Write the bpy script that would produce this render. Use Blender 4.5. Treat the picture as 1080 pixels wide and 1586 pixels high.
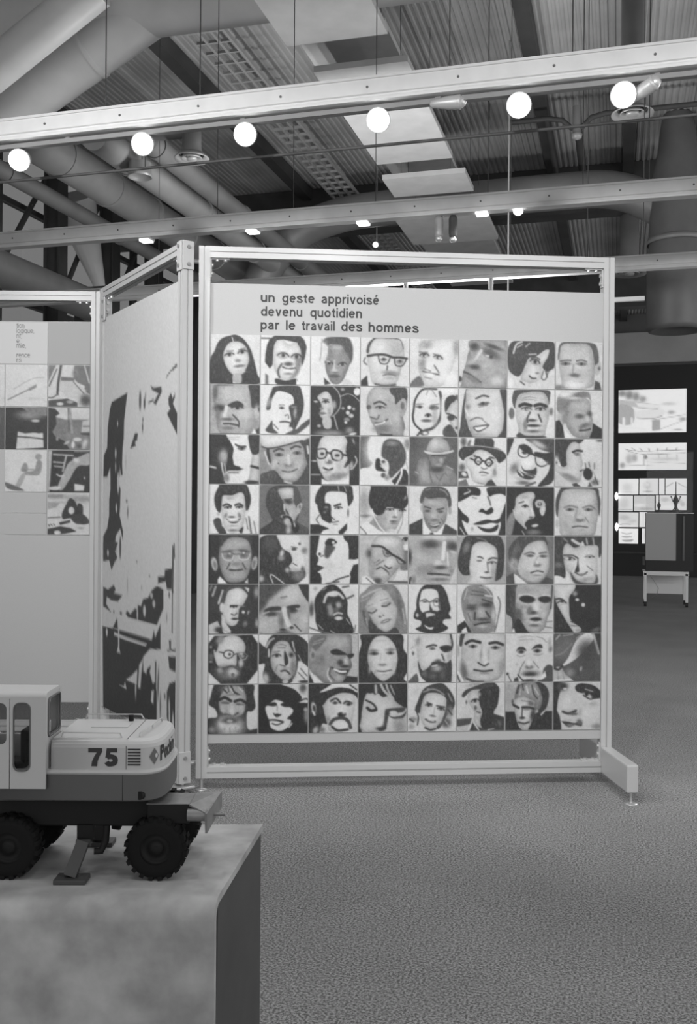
import bpy, bmesh, math, random
import numpy as np
from mathutils import Matrix, Vector

for o in list(bpy.data.objects):
    bpy.data.objects.remove(o, do_unlink=True)
scene = bpy.context.scene
COL = scene.collection
PI = math.pi
R = math.radians
random.seed(7)
np.random.seed(7)

# ------------------------------------------------------------------ camera
F = 1505.0                      # focal length in pixels of the 1080 x 1586 frame
EYE = 1.393                     # camera height
YAW = R(15.5)                   # the hall's own axes are the world axes
ROLL = 0.0068
CR = Vector((math.cos(YAW), math.sin(YAW), 0))
CF = Vector((-math.sin(YAW), math.cos(YAW), 0))
UP = Vector((0, 0, 1))
cam_data = bpy.data.cameras.new('camera')
cam = bpy.data.objects.new('camera', cam_data)
COL.objects.link(cam)
cam_data.sensor_fit = 'VERTICAL'
cam_data.sensor_height = 36.0
cam_data.lens = F * 36.0 / 1586.0
cam_data.clip_start = 0.05
cam_data.clip_end = 200
rx = CR * math.cos(ROLL) + UP * math.sin(ROLL)
ux = -CR * math.sin(ROLL) + UP * math.cos(ROLL)
m = Matrix.Identity(4)
for i in range(3):
    m[i][0], m[i][1], m[i][2] = rx[i], ux[i], -CF[i]
m[2][3] = EYE
cam.matrix_world = m
scene.camera = cam

# ------------------------------------------------------------------ light
scene.view_settings.view_transform = 'Standard'
scene.view_settings.look = 'None'
scene.view_settings.gamma = 1.0
scene.view_settings.use_curve_mapping = False
scene.view_settings.exposure = -0.2
world = bpy.data.worlds.new('daylight')
scene.world = world
world.use_nodes = True
wb = world.node_tree.nodes['Background']
wb.inputs[0].default_value = (1, 1, 1, 1)
wb.inputs[1].default_value = 1.2      # even grey daylight around the open hall
SPOT_W = 100.0                   # watts of each added overhead lamp that lights the panels
UP_W = 52.0                    # watts of the added globes on the farthest beam
DOWN_W = 30.0                   # watts of the box lamps shining down
FACE_W = 12.0                   # watts of the lamps that shine towards the camera
BULB = 14.0

# ------------------------------------------------------------------ helpers
def cw(X, Z, z=0.0):
    """camera floor coordinates (right, forward, height) -> world"""
    v = CR * X + CF * Z
    return Vector((v.x, v.y, z))

def ray(px, py):
    dx, dy = px - 540.0, 793.0 - py
    a = dx * math.cos(ROLL) - dy * math.sin(ROLL)
    b = dx * math.sin(ROLL) + dy * math.cos(ROLL)
    return CR * (a / F) + CF + UP * (b / F)

def at_y(px, py, Y):
    r = ray(px, py)
    return Vector((0, 0, EYE)) + r * (Y / r.y)

def at_h(px, py, t):
    """point at height t above the eye"""
    r = ray(px, py)
    return Vector((0, 0, EYE)) + r * (t / r.z)

def at_x(px, py, X):
    r = ray(px, py)
    return Vector((0, 0, EYE)) + r * (X / r.x)

def at_d(px, py, d):
    return Vector((0, 0, EYE)) + ray(px, py) * d

MATS = {}
def mat(name, val, rough=0.5, metal=0.0, noise=None, bump=None, spec=0.4, emit=None):
    """noise=(scale, amount)  bump=(scale, strength, distance)"""
    if name in MATS:
        return MATS[name]
    mt = bpy.data.materials.new(name)
    mt.use_nodes = True
    nt = mt.node_tree
    b = nt.nodes['Principled BSDF']
    b.inputs['Base Color'].default_value = (val, val, val, 1)
    b.inputs['Roughness'].default_value = rough
    b.inputs['Metallic'].default_value = metal
    b.inputs['Specular IOR Level'].default_value = spec
    tc = nt.nodes.new('ShaderNodeTexCoord')
    if noise:
        n = nt.nodes.new('ShaderNodeTexNoise')
        n.inputs['Scale'].default_value = noise[0]
        n.inputs['Detail'].default_value = 4
        nt.links.new(tc.outputs['Object'], n.inputs['Vector'])
        r = nt.nodes.new('ShaderNodeMapRange')
        r.inputs['From Min'].default_value = 0.3
        r.inputs['From Max'].default_value = 0.7
        r.inputs['To Min'].default_value = val * (1 - noise[1])
        r.inputs['To Max'].default_value = val * (1 + noise[1])
        nt.links.new(n.outputs['Fac'], r.inputs['Value'])
        nt.links.new(r.outputs['Result'], b.inputs['Base Color'])
    if bump:
        n2 = nt.nodes.new('ShaderNodeTexNoise')
        n2.inputs['Scale'].default_value = bump[0]
        n2.inputs['Detail'].default_value = 3
        nt.links.new(tc.outputs['Object'], n2.inputs['Vector'])
        bp = nt.nodes.new('ShaderNodeBump')
        bp.inputs['Strength'].default_value = bump[1]
        bp.inputs['Distance'].default_value = bump[2]
        nt.links.new(n2.outputs['Fac'], bp.inputs['Height'])
        nt.links.new(bp.outputs['Normal'], b.inputs['Normal'])
    if emit:
        b.inputs['Emission Color'].default_value = (1, 1, 1, 1)
        b.inputs['Emission Strength'].default_value = emit
    MATS[name] = mt
    return mt

def tone_mat(name, rough, emit=0.0, bump=None):
    """printed picture: the tone of the print is carried by the mesh attribute 'tone'"""
    mt = bpy.data.materials.new(name)
    mt.use_nodes = True
    nt = mt.node_tree
    b = nt.nodes['Principled BSDF']
    a = nt.nodes.new('ShaderNodeAttribute')
    a.attribute_name = 'tone'
    nt.links.new(a.outputs['Fac'], b.inputs['Base Color'])
    b.inputs['Roughness'].default_value = rough
    b.inputs['Specular IOR Level'].default_value = 0.35
    if emit:
        nt.links.new(a.outputs['Fac'], b.inputs['Emission Color'])
        b.inputs['Emission Strength'].default_value = emit
    if bump:
        tc = nt.nodes.new('ShaderNodeTexCoord')
        n2 = nt.nodes.new('ShaderNodeTexNoise')
        n2.inputs['Scale'].default_value = bump[0]
        nt.links.new(tc.outputs['Object'], n2.inputs['Vector'])
        bp = nt.nodes.new('ShaderNodeBump')
        bp.inputs['Strength'].default_value = bump[1]
        bp.inputs['Distance'].default_value = 0.004
        nt.links.new(n2.outputs['Fac'], bp.inputs['Height'])
        nt.links.new(bp.outputs['Normal'], b.inputs['Normal'])
    MATS[name] = mt
    return mt

class MB:
    """collects shapes; build() links them as one mesh object"""
    def __init__(s):
        s.v, s.f, s.sm = [], [], []
    def add(s, vs, fs, smooth=False):
        n = len(s.v)
        s.v.extend([tuple(v) for v in vs])
        for f in fs:
            s.f.append([i + n for i in f])
            s.sm.append(smooth)
        return s
    def box(s, a, b, M=None):
        x0, y0, z0 = a; x1, y1, z1 = b
        vs = [Vector(p) for p in ((x0,y0,z0),(x1,y0,z0),(x1,y1,z0),(x0,y1,z0),(x0,y0,z1),(x1,y0,z1),(x1,y1,z1),(x0,y1,z1))]
        if M: vs = [M @ v for v in vs]
        return s.add(vs, [(0,3,2,1),(4,5,6,7),(0,1,5,4),(1,2,6,5),(2,3,7,6),(3,0,4,7)])
    def cbox(s, a, b, c=0.004):
        """box with chamfered vertical and horizontal edges (24 corner verts)"""
        bm = bmesh.new()
        r = bmesh.ops.create_cube(bm, size=1)
        for v in bm.verts:
            v.co = Vector([(a[i]+b[i])/2 + v.co[i]*(b[i]-a[i]) for i in range(3)])
        bmesh.ops.bevel(bm, geom=bm.edges[:], offset=c, segments=2, affect='EDGES', profile=0.5)
        bm.verts.index_update()
        s.add([v.co.copy() for v in bm.verts], [[v.index for v in f.verts] for f in bm.faces])
        bm.free()
        return s
    def quad(s, pts):
        return s.add(pts, [tuple(range(len(pts)))])
    def prism(s, prof, p0, p1, xa, ya, cap=True, smooth=False):
        """profile of 2D points swept from p0 to p1, xa/ya the profile axes"""
        n = len(prof)
        p0, p1, xa, ya = Vector(p0), Vector(p1), Vector(xa), Vector(ya)
        if xa.cross(ya).dot(p1 - p0) > 0:
            p0, p1 = p1, p0
        vs = [p0 + xa*a + ya*b for a, b in prof] + [p1 + xa*a + ya*b for a, b in prof]
        s.add(vs, [(i, (i+1) % n + 0, (i+1) % n + n, i + n)[::-1] for i in range(n)], smooth)
        if cap:
            s.add(vs[:n], [tuple(range(n))]); s.add(vs[n:], [tuple(range(n))[::-1]])
        return s
    def tube(s, pts, r, n=12, cap=True, smooth=True):
        pts = [Vector(p) for p in pts]
        rs = r if isinstance(r, (list, tuple)) else [r]*len(pts)
        rings = []
        prevx = None
        for i, p in enumerate(pts):
            if i == 0: d = pts[1]-pts[0]
            elif i == len(pts)-1: d = pts[-1]-pts[-2]
            else: d = (pts[i+1]-p).normalized() + (p-pts[i-1]).normalized()
            d.normalize()
            if prevx is None:
                x = d.orthogonal().normalized()
            else:
                x = prevx - d*prevx.dot(d)
                x.normalize()
            prevx = x
            y = d.cross(x)
            rings.append([p + (x*math.cos(2*PI*k/n) + y*math.sin(2*PI*k/n))*rs[i] for k in range(n)])
        vs = [v for rg in rings for v in rg]
        fs = []
        for i in range(len(pts)-1):
            for k in range(n):
                k2 = (k+1) % n
                fs.append((i*n+k, i*n+k2, (i+1)*n+k2, (i+1)*n+k))
        s.add(vs, fs, smooth)
        if cap:
            s.add(rings[0], [tuple(range(n))[::-1]]); s.add(rings[-1], [tuple(range(n))])
        return s
    def lathe(s, prof, M=None, n=24, smooth=True):
        """prof: (radius, height) about z"""
        vs, fs = [], []
        for r, z in prof:
            for k in range(n):
                v = Vector((r*math.cos(2*PI*k/n), r*math.sin(2*PI*k/n), z))
                vs.append(M @ v if M else v)
        for i in range(len(prof)-1):
            for k in range(n):
                k2 = (k+1) % n
                fs.append((i*n+k, i*n+k2, (i+1)*n+k2, (i+1)*n+k))
        return s.add(vs, fs, smooth)
    def ball(s, c, r, n=12, m_=8):
        prof = [(max(1e-5, r*math.sin(PI*i/m_)), -r*math.cos(PI*i/m_)) for i in range(m_+1)]
        return s.lathe(prof, Matrix.Translation(Vector(c)), n)
    def mesh(s, name):
        me = bpy.data.meshes.new(name)
        me.from_pydata(s.v, [], s.f)
        me.polygons.foreach_set('use_smooth', s.sm)
        me.update()
        return me
    def build(s, name, material, parent=None, M=None):
        me = s.mesh(name)
        me.materials.append(material)
        return link(name, me, parent, M)

def link(name, data, parent=None, M=None):
    o = bpy.data.objects.new(name, data)
    COL.objects.link(o)
    if parent: o.parent = parent
    if M is not None: o.matrix_local = M
    return o

def tag(o, label=None, cat=None, group=None, kind=None):
    if label: o['label'] = label
    if cat: o['category'] = cat
    if group: o['group'] = group
    if kind: o['kind'] = kind
    return o

def thing(name, label, cat, loc=(0,0,0), rz=0.0, group=None):
    o = bpy.data.objects.new(name, None)
    o.empty_display_size = 0.1
    COL.objects.link(o)
    o.location = loc
    o.rotation_euler = (0, 0, rz)
    return tag(o, label, cat, group)

def arc(cx, cy, rx, ry, a0, a1, n=12):
    return [(cx+rx*math.cos(R(a0+(a1-a0)*k/n)), cy+ry*math.sin(R(a0+(a1-a0)*k/n))) for k in range(n+1)]
def glyph(ch, s):
    """strokes (centre lines) of a plain grotesque letter, x-height 52, ascender 72, stroke width s; and its width"""
    h = s/2; X, A, D = 52.0, 72.0, -20.0
    def bowl(w): return arc(w/2, 26, w/2-h, 26.6-h, 0, 360, 28)
    def arch(x0, w, top=X): return [(x0+h, 30)] + arc(x0+w/2, 30, w/2-h, top-30-h+0.6, 180, 0, 14) + [(x0+w-h, 0)]
    if ch == 'o': return [bowl(50)], 50
    if ch == 'n': return [[(h, 0), (h, X)], arch(0, 45)], 45
    if ch == 'h': return [[(h, 0), (h, A)], arch(0, 45)], 45
    if ch == 'm': return [[(h, 0), (h, X)], arch(0, 39), arch(39-s, 39)], 78-s
    if ch == 'u': return [[(45-h, 0), (45-h, X)], [(45-x, X-y) for x, y in arch(0, 45)]], 45
    if ch == 'd': return [bowl(48), [(48-h, 0), (48-h, A)]], 48
    if ch == 'q': return [bowl(48), [(48-h, X), (48-h, D)]], 48
    if ch == 'p': return [bowl(48), [(h, X), (h, D)]], 48
    if ch == 'g': return [bowl(48), [(48-h, X), (48-h, -4)] + arc(25, -4, 23-h, 16.6-h, 0, -160, 12)], 48
    if ch in 'eé':
        st = [[(h, 27), (49-h, 27)], arc(24.5, 26, 24.5-h, 26.6-h, 2, 318, 28)]
        if ch == 'é': st.append([(20, 59), (33, 73)])
        return st, 49
    if ch == 'c': return [arc(24.5, 26, 24.5-h, 26.6-h, 38, 322, 26)], 46
    if ch == 'a':
        return [arc(22, 33, 19-h+2, 19.6-h, 165, 0, 12) + [(43-h, 8), (46-h*0.4, h*0.7)], [(43-h, 31)] + catmull([(43-h, 31), (22, 28), (h, 15), (17, h), (36, 9), (43-h, 20)], False, 5)], 47
    if ch == 's': return [catmull([(42-h*0.3, 37), (33, 49-h), (22, X+0.6-h), (8, 45-h*0.3), (8, 35), (23, 27), (38, 18), (36, 7), (23, h-0.6), (10, 4+h*0.5), (h*0.6, 15)], False, 4)], 44
    if ch == 't': return [[(8+h, 66), (8+h, 12)] + arc(8+h+9, 12, 9, 12-h, 180, 270, 6) + [(28, h)], [(0, X-h), (28, X-h)]], 28
    if ch == 'r': return [[(h, 0), (h, X)], [(h, 28)] + arc(h+18, 28, 18, X-28-h, 180, 92, 8) + [(30, X-h)]], 30
    if ch == 'i': return [[(h, 0), (h, X)], [(h, A-10), (h, A)]], s
    if ch == 'l': return [[(h, 0), (h, A)]], s
    if ch == 'v': return [[(h*0.9, X), (23, 1)], [(23, 1), (46-h*0.9, X)]], 46
    if ch == ',': return [[(h, s*0.9), (h, 0), (h*0.4, -9)]], s
    if ch == 'P': return [[(h, 0), (h, A)], [(h, A-h), (28, A-h)] + arc(28, 51, 20-h, 21-h, 90, -90, 12) + [(h, 30+h)]], 48
    if ch == '7': return [('poly', [(0, A), (50, A), (50, A-s*0.9), (0, A-s*0.9)]), ('poly', [(50, A), (50, 57), (41, 41), (34, 20), (32, 0), (11, 0), (14, 20), (22, 40), (31, A-s*0.9), (30, A)])], 50
    if ch == '5':
        return [('poly', [(8, A), (46, A), (46, A-s*0.85), (8, A-s*0.85)]), ('poly', [(8, A), (23, A), (20, 38), (3, 33)]),
                catmull([(9, 36), (17, 38.5), (27, 38.5), (37, 33), (39, 24), (36, 14), (26, h), (15, 9), (8, 18)], False, 4)], 49
    return [], 24
def ribbon(pts, s):
    pv = [Vector((a, b)) for a, b in pts]
    pts = [pv[0]] + [pv[i] for i in range(1, len(pv)) if (pv[i]-pv[i-1]).length > 0.05]
    out = []
    for i, p in enumerate(pts):
        a = (p-pts[i-1]) if i else None
        b = (pts[i+1]-p) if i < len(pts)-1 else None
        if a is not None and a.length > 1e-6: a = a.normalized()
        else: a = None
        if b is not None and b.length > 1e-6: b = b.normalized()
        else: b = None
        d = (a or b) if (a is None or b is None) else (a+b).normalized()
        k = 1.0 if (a is None or b is None) else 1/max(0.5, d.dot(a))
        nn = Vector((-d.y, d.x))*(s/2*k)
        out.append((p+nn, p-nn))
    return out
def lettering(txt, x0, x1, z0, unit, y, material, parent, name='lettering', s=12.0, gap=8.0, mapf=None):
    """flat printed word between x0 and x1 on the baseline z0; unit = metres per font unit"""
    strokes, x = [], 0.0
    for ch in txt:
        st, w = glyph(ch, s)
        for q in st:
            if q[0] == 'poly': strokes.append(('poly', [(a+x, b) for a, b in q[1]]))
            else: strokes.append([(a+x, b) for a, b in q])
        x += w+gap
    tot = x-gap
    sx = (x1-x0)/tot
    mb = MB()
    for k, q in enumerate(strokes):
        def mp(v):
            xx, zz = x0+v.x*sx, z0+v.y*unit
            return mapf(xx, zz) if mapf else Vector((xx, y-0.00002*(k % 7), zz))
        if q[0] == 'poly':
            mb.quad([mp(Vector(v)) for v in q[1]])
            continue
        rb = ribbon(q, s)
        vs = [mp(v) for pr in rb for v in pr]
        mb.add(vs, [(2*i, 2*i+1, 2*i+3, 2*i+2) for i in range(len(rb)-1)])
    return mb.build(name, material, parent)

# ------------------------------------------------------------------ picture painter (flat print)
def catmull(pts, closed, sub=4):
    n = len(pts)
    out = []
    rng = range(n) if closed else range(n-1)
    for i in rng:
        if closed:
            p0, p1, p2, p3 = pts[(i-1) % n], pts[i], pts[(i+1) % n], pts[(i+2) % n]
        else:
            p0, p1, p2, p3 = pts[max(0, i-1)], pts[i], pts[i+1], pts[min(n-1, i+2)]
        for k in range(sub):
            t = k/sub
            out.append([0.5*((2*p1[j]) + (-p0[j]+p2[j])*t + (2*p0[j]-5*p1[j]+4*p2[j]-p3[j])*t*t + (-p0[j]+3*p1[j]-3*p2[j]+p3[j])*t**3) for j in (0, 1)])
    if not closed: out.append(list(pts[-1]))
    return out

class Paint:
    def __init__(s, nx, ny, w=100.0, h=100.0):
        s.nx, s.ny = nx, ny
        xs = (np.arange(nx)/(nx-1))*w
        ys = (np.arange(ny)/(ny-1))*h
        s.X, s.Y = np.meshgrid(xs, ys)
        s.img = np.full((ny, nx), 80.0)
        s.soft0 = 1.5*w/nx
        s.T = None
        s.eyes = False
    def mix(s, sd, soft, V):
        k = np.clip(0.5 + sd/max(soft, s.soft0), 0, 1)
        k = k*k*(3-2*k)
        s.img = s.img*(1-k) + V*k
    def segdist(s, pts, closed):
        d = np.full(s.X.shape, 1e9)
        ins = np.zeros(s.X.shape, bool)
        n = len(pts)
        for i in range(n if closed else n-1):
            ax, ay = pts[i]; bx, by = pts[(i+1) % n]
            ex, ey = bx-ax, by-ay
            L = ex*ex+ey*ey+1e-9
            t = np.clip(((s.X-ax)*ex + (s.Y-ay)*ey)/L, 0, 1)
            dd = (s.X-ax-t*ex)**2 + (s.Y-ay-t*ey)**2
            d = np.minimum(d, dd)
            if closed:
                c = ((ay > s.Y) != (by > s.Y)) & (s.X < (bx-ax)*(s.Y-ay)/((by-ay) if by != ay else 1e-9) + ax)
                ins ^= c
        return np.sqrt(d), ins
    def run(s, spec):
        for seg in spec.split('|'):
            tk = seg.replace(',', ' ').split()
            if not tk: continue
            c, nums = tk[0], [float(t) for t in tk[1:]]
            if c == 'b':
                s.img[:] = nums[0]
            elif c == 'e':
                cx, cy, a, b, ang, V, soft = (nums + [0]*7)[:7]
                if s.T: cx, cy = s.T((cx, cy))
                ca, sa = math.cos(R(ang)), math.sin(R(ang))
                dx, dy = s.X-cx, s.Y-cy
                u, v = (dx*ca+dy*sa)/a, (-dx*sa+dy*ca)/b
                q = np.sqrt(u*u+v*v)+1e-6
                if s.eyes and soft < 3 and 5.5 <= a <= 12 and 2.2 <= b <= 6.5 and V <= 20 and cy < 58:
                    # an eye: shaded socket, whites, iris and upper lid
                    k = 0.55*np.exp(-((q/1.15)**4))
                    s.img = s.img*(1-k) + (V+8)*k
                    def pt(u_, v_): return (cx + u_*a*ca - v_*b*sa, cy + u_*a*sa + v_*b*ca)
                    for u_ in (-0.52, 0.5):
                        wx, wy = pt(u_, 0.25)
                        qq = ((s.X-wx)/(a*0.26))**2 + ((s.Y-wy)/(b*0.42))**2
                        kk = 0.7*np.exp(-qq)
                        s.img = s.img*(1-kk) + 78*kk
                    ix, iy = pt(0.03, 0.05)
                    rr = min(b*0.85, 3.4)
                    s.mix(rr-np.sqrt((s.X-ix)**2+(s.Y-iy)**2), 1.6, 4)
                    lid = catmull([pt(-1.05, 0.2), pt(-0.5, -0.62), pt(0.1, -0.85), pt(0.7, -0.5), pt(1.1, 0.25)], False)
                    d, _ = s.segdist(lid, False)
                    s.mix(1.1-d, 1.4, max(3, V-4))
                elif soft >= 3:
                    k = np.exp(-(q**3.0)*0.75)
                    s.img = s.img*(1-k) + V*k
                else:
                    s.mix((1-q)*min(a, b), soft*1.4, V)
            elif c in 'pq':
                V, soft = nums[0], nums[1]
                pts = list(zip(nums[2::2], nums[3::2]))
                if s.T: pts = [s.T(p) for p in pts]
                if c == 'p': pts = catmull(pts, True)
                d, ins = s.segdist(pts, True)
                if s.eyes and c == 'p' and ins.mean() > 0.10 and (44 <= V <= 86):
                    # a modelled face: the tone falls off towards the turned-away edges
                    lit = np.clip((s.X*s.side + s.Y*0.4)/100.0 + (0.2 if s.side > 0 else 1.0), 0, 1.3)
                    V = V + 4 - np.exp(-np.maximum(d, 0)/8.0)*(10 + 16*lit)
                elif s.eyes and V <= 16 and ins.mean() > 0.06:
                    # dark hair or cloth: faint strands of light inside
                    g = np.random.normal(0, 1, s.X.shape)
                    for k_ in range(1, 7): g = g + np.roll(np.random.normal(0, 1, s.X.shape), k_, 0)*0 + np.roll(g, 1, 0)*0.5
                    g = g/(np.std(g)+1e-6)
                    V = V + np.clip(g*6, 0, 14)*np.clip(d/6.0, 0, 1)
                s.mix(np.where(ins, d, -d), soft, V)
            elif c == 'l':
                V, w = nums[0], nums[1]
                pts = list(zip(nums[2::2], nums[3::2]))
                if s.T: pts = [s.T(p) for p in pts]
                if len(pts) > 2: pts = catmull(pts, False)
                d, _ = s.segdist(pts, False)
                s.mix(w/2-d, 0.8, V)
        return s
    def photo(s, amt=1.0):
        """soften drawn edges and add the mottling of a real photograph"""
        def blur(a):
            p = np.pad(a, 1, mode='edge')
            h = p[:, :-2]*0.25 + p[:, 1:-1]*0.5 + p[:, 2:]*0.25
            return h[:-2]*0.25 + h[1:-1]*0.5 + h[2:]*0.25
        a = s.img
        b = blur(a)
        wide = a
        for _ in range(6): wide = blur(wide)
        def field(n):
            g = np.random.normal(0, 1, (n, n))
            yi = np.linspace(0, n-1.001, s.ny); xi = np.linspace(0, n-1.001, s.nx)
            y0 = yi.astype(int); x0 = xi.astype(int); fy = (yi-y0)[:, None]; fx = (xi-x0)[None, :]
            fy = fy*fy*(3-2*fy); fx = fx*fx*(3-2*fx)
            return (g[y0][:, x0]*(1-fy)*(1-fx) + g[y0+1][:, x0]*fy*(1-fx) + g[y0][:, x0+1]*(1-fy)*fx + g[y0+1][:, x0+1]*fy*fx)
        mid = np.exp(-((b-55)/34.0)**2) + 0.25
        s.img = a*0.45 + b*0.5 + wide*0.05 + 0.42*amt*mid*(field(7)*4.5 + field(16)*4.0 + field(30)*3.0)
        return s
    def tones(s, grain=2.5):
        v = np.clip(s.img + np.random.normal(0, grain, s.img.shape), 0, 100)
        d = (42 + 148*v/99.0)/255.0
        return (d**2.2)/((190/255.0)**2.2)*0.77

def picture(name, w, h, tones, material, parent, x0, z0, y, th=0.003):
    """a mounted print: fine grid front carrying the tones, thin sides and back. x0,z0 lower left, y the front plane"""
    ny, nx = tones.shape
    xs = np.linspace(0, w, nx); zs = np.linspace(h, 0, ny)
    gx, gz = np.meshgrid(xs, zs)
    vs = np.stack([gx.ravel(), np.zeros(nx*ny), gz.ravel()], 1).tolist()
    idx = np.arange(nx*ny).reshape(ny, nx)
    a = idx[:-1, :-1].ravel(); b = idx[1:, :-1].ravel(); c = idx[1:, 1:].ravel(); d = idx[:-1, 1:].ravel()
    fs = np.stack([a, b, c, d], 1).tolist()
    n = nx*ny
    vs += [(0,th,0),(w,th,0),(w,th,h),(0,th,h)]
    bl, br, tr, tl = int(idx[-1,0]), int(idx[-1,-1]), int(idx[0,-1]), int(idx[0,0])
    bot = idx[-1,:].tolist(); rgt = idx[::-1,-1].tolist(); top = idx[0,::-1].tolist(); lft = idx[:,0].tolist()
    fs += [[n+1, n] + bot, [n+2, n+1] + rgt, [n+3, n+2] + top, [n, n+3] + lft, [n, n+1, n+2, n+3]]
    me = bpy.data.meshes.new(name)
    me.from_pydata(vs, [], fs)
    at = me.attributes.new('tone', 'FLOAT', 'POINT')
    at.data.foreach_set('value', np.concatenate([tones.ravel(), np.full(4, 0.5)]).astype(np.float32))
    me.materials.append(material)
    me.update()
    o = link(name, me, parent)
    o.location = (x0, y, z0)
    return o
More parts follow.
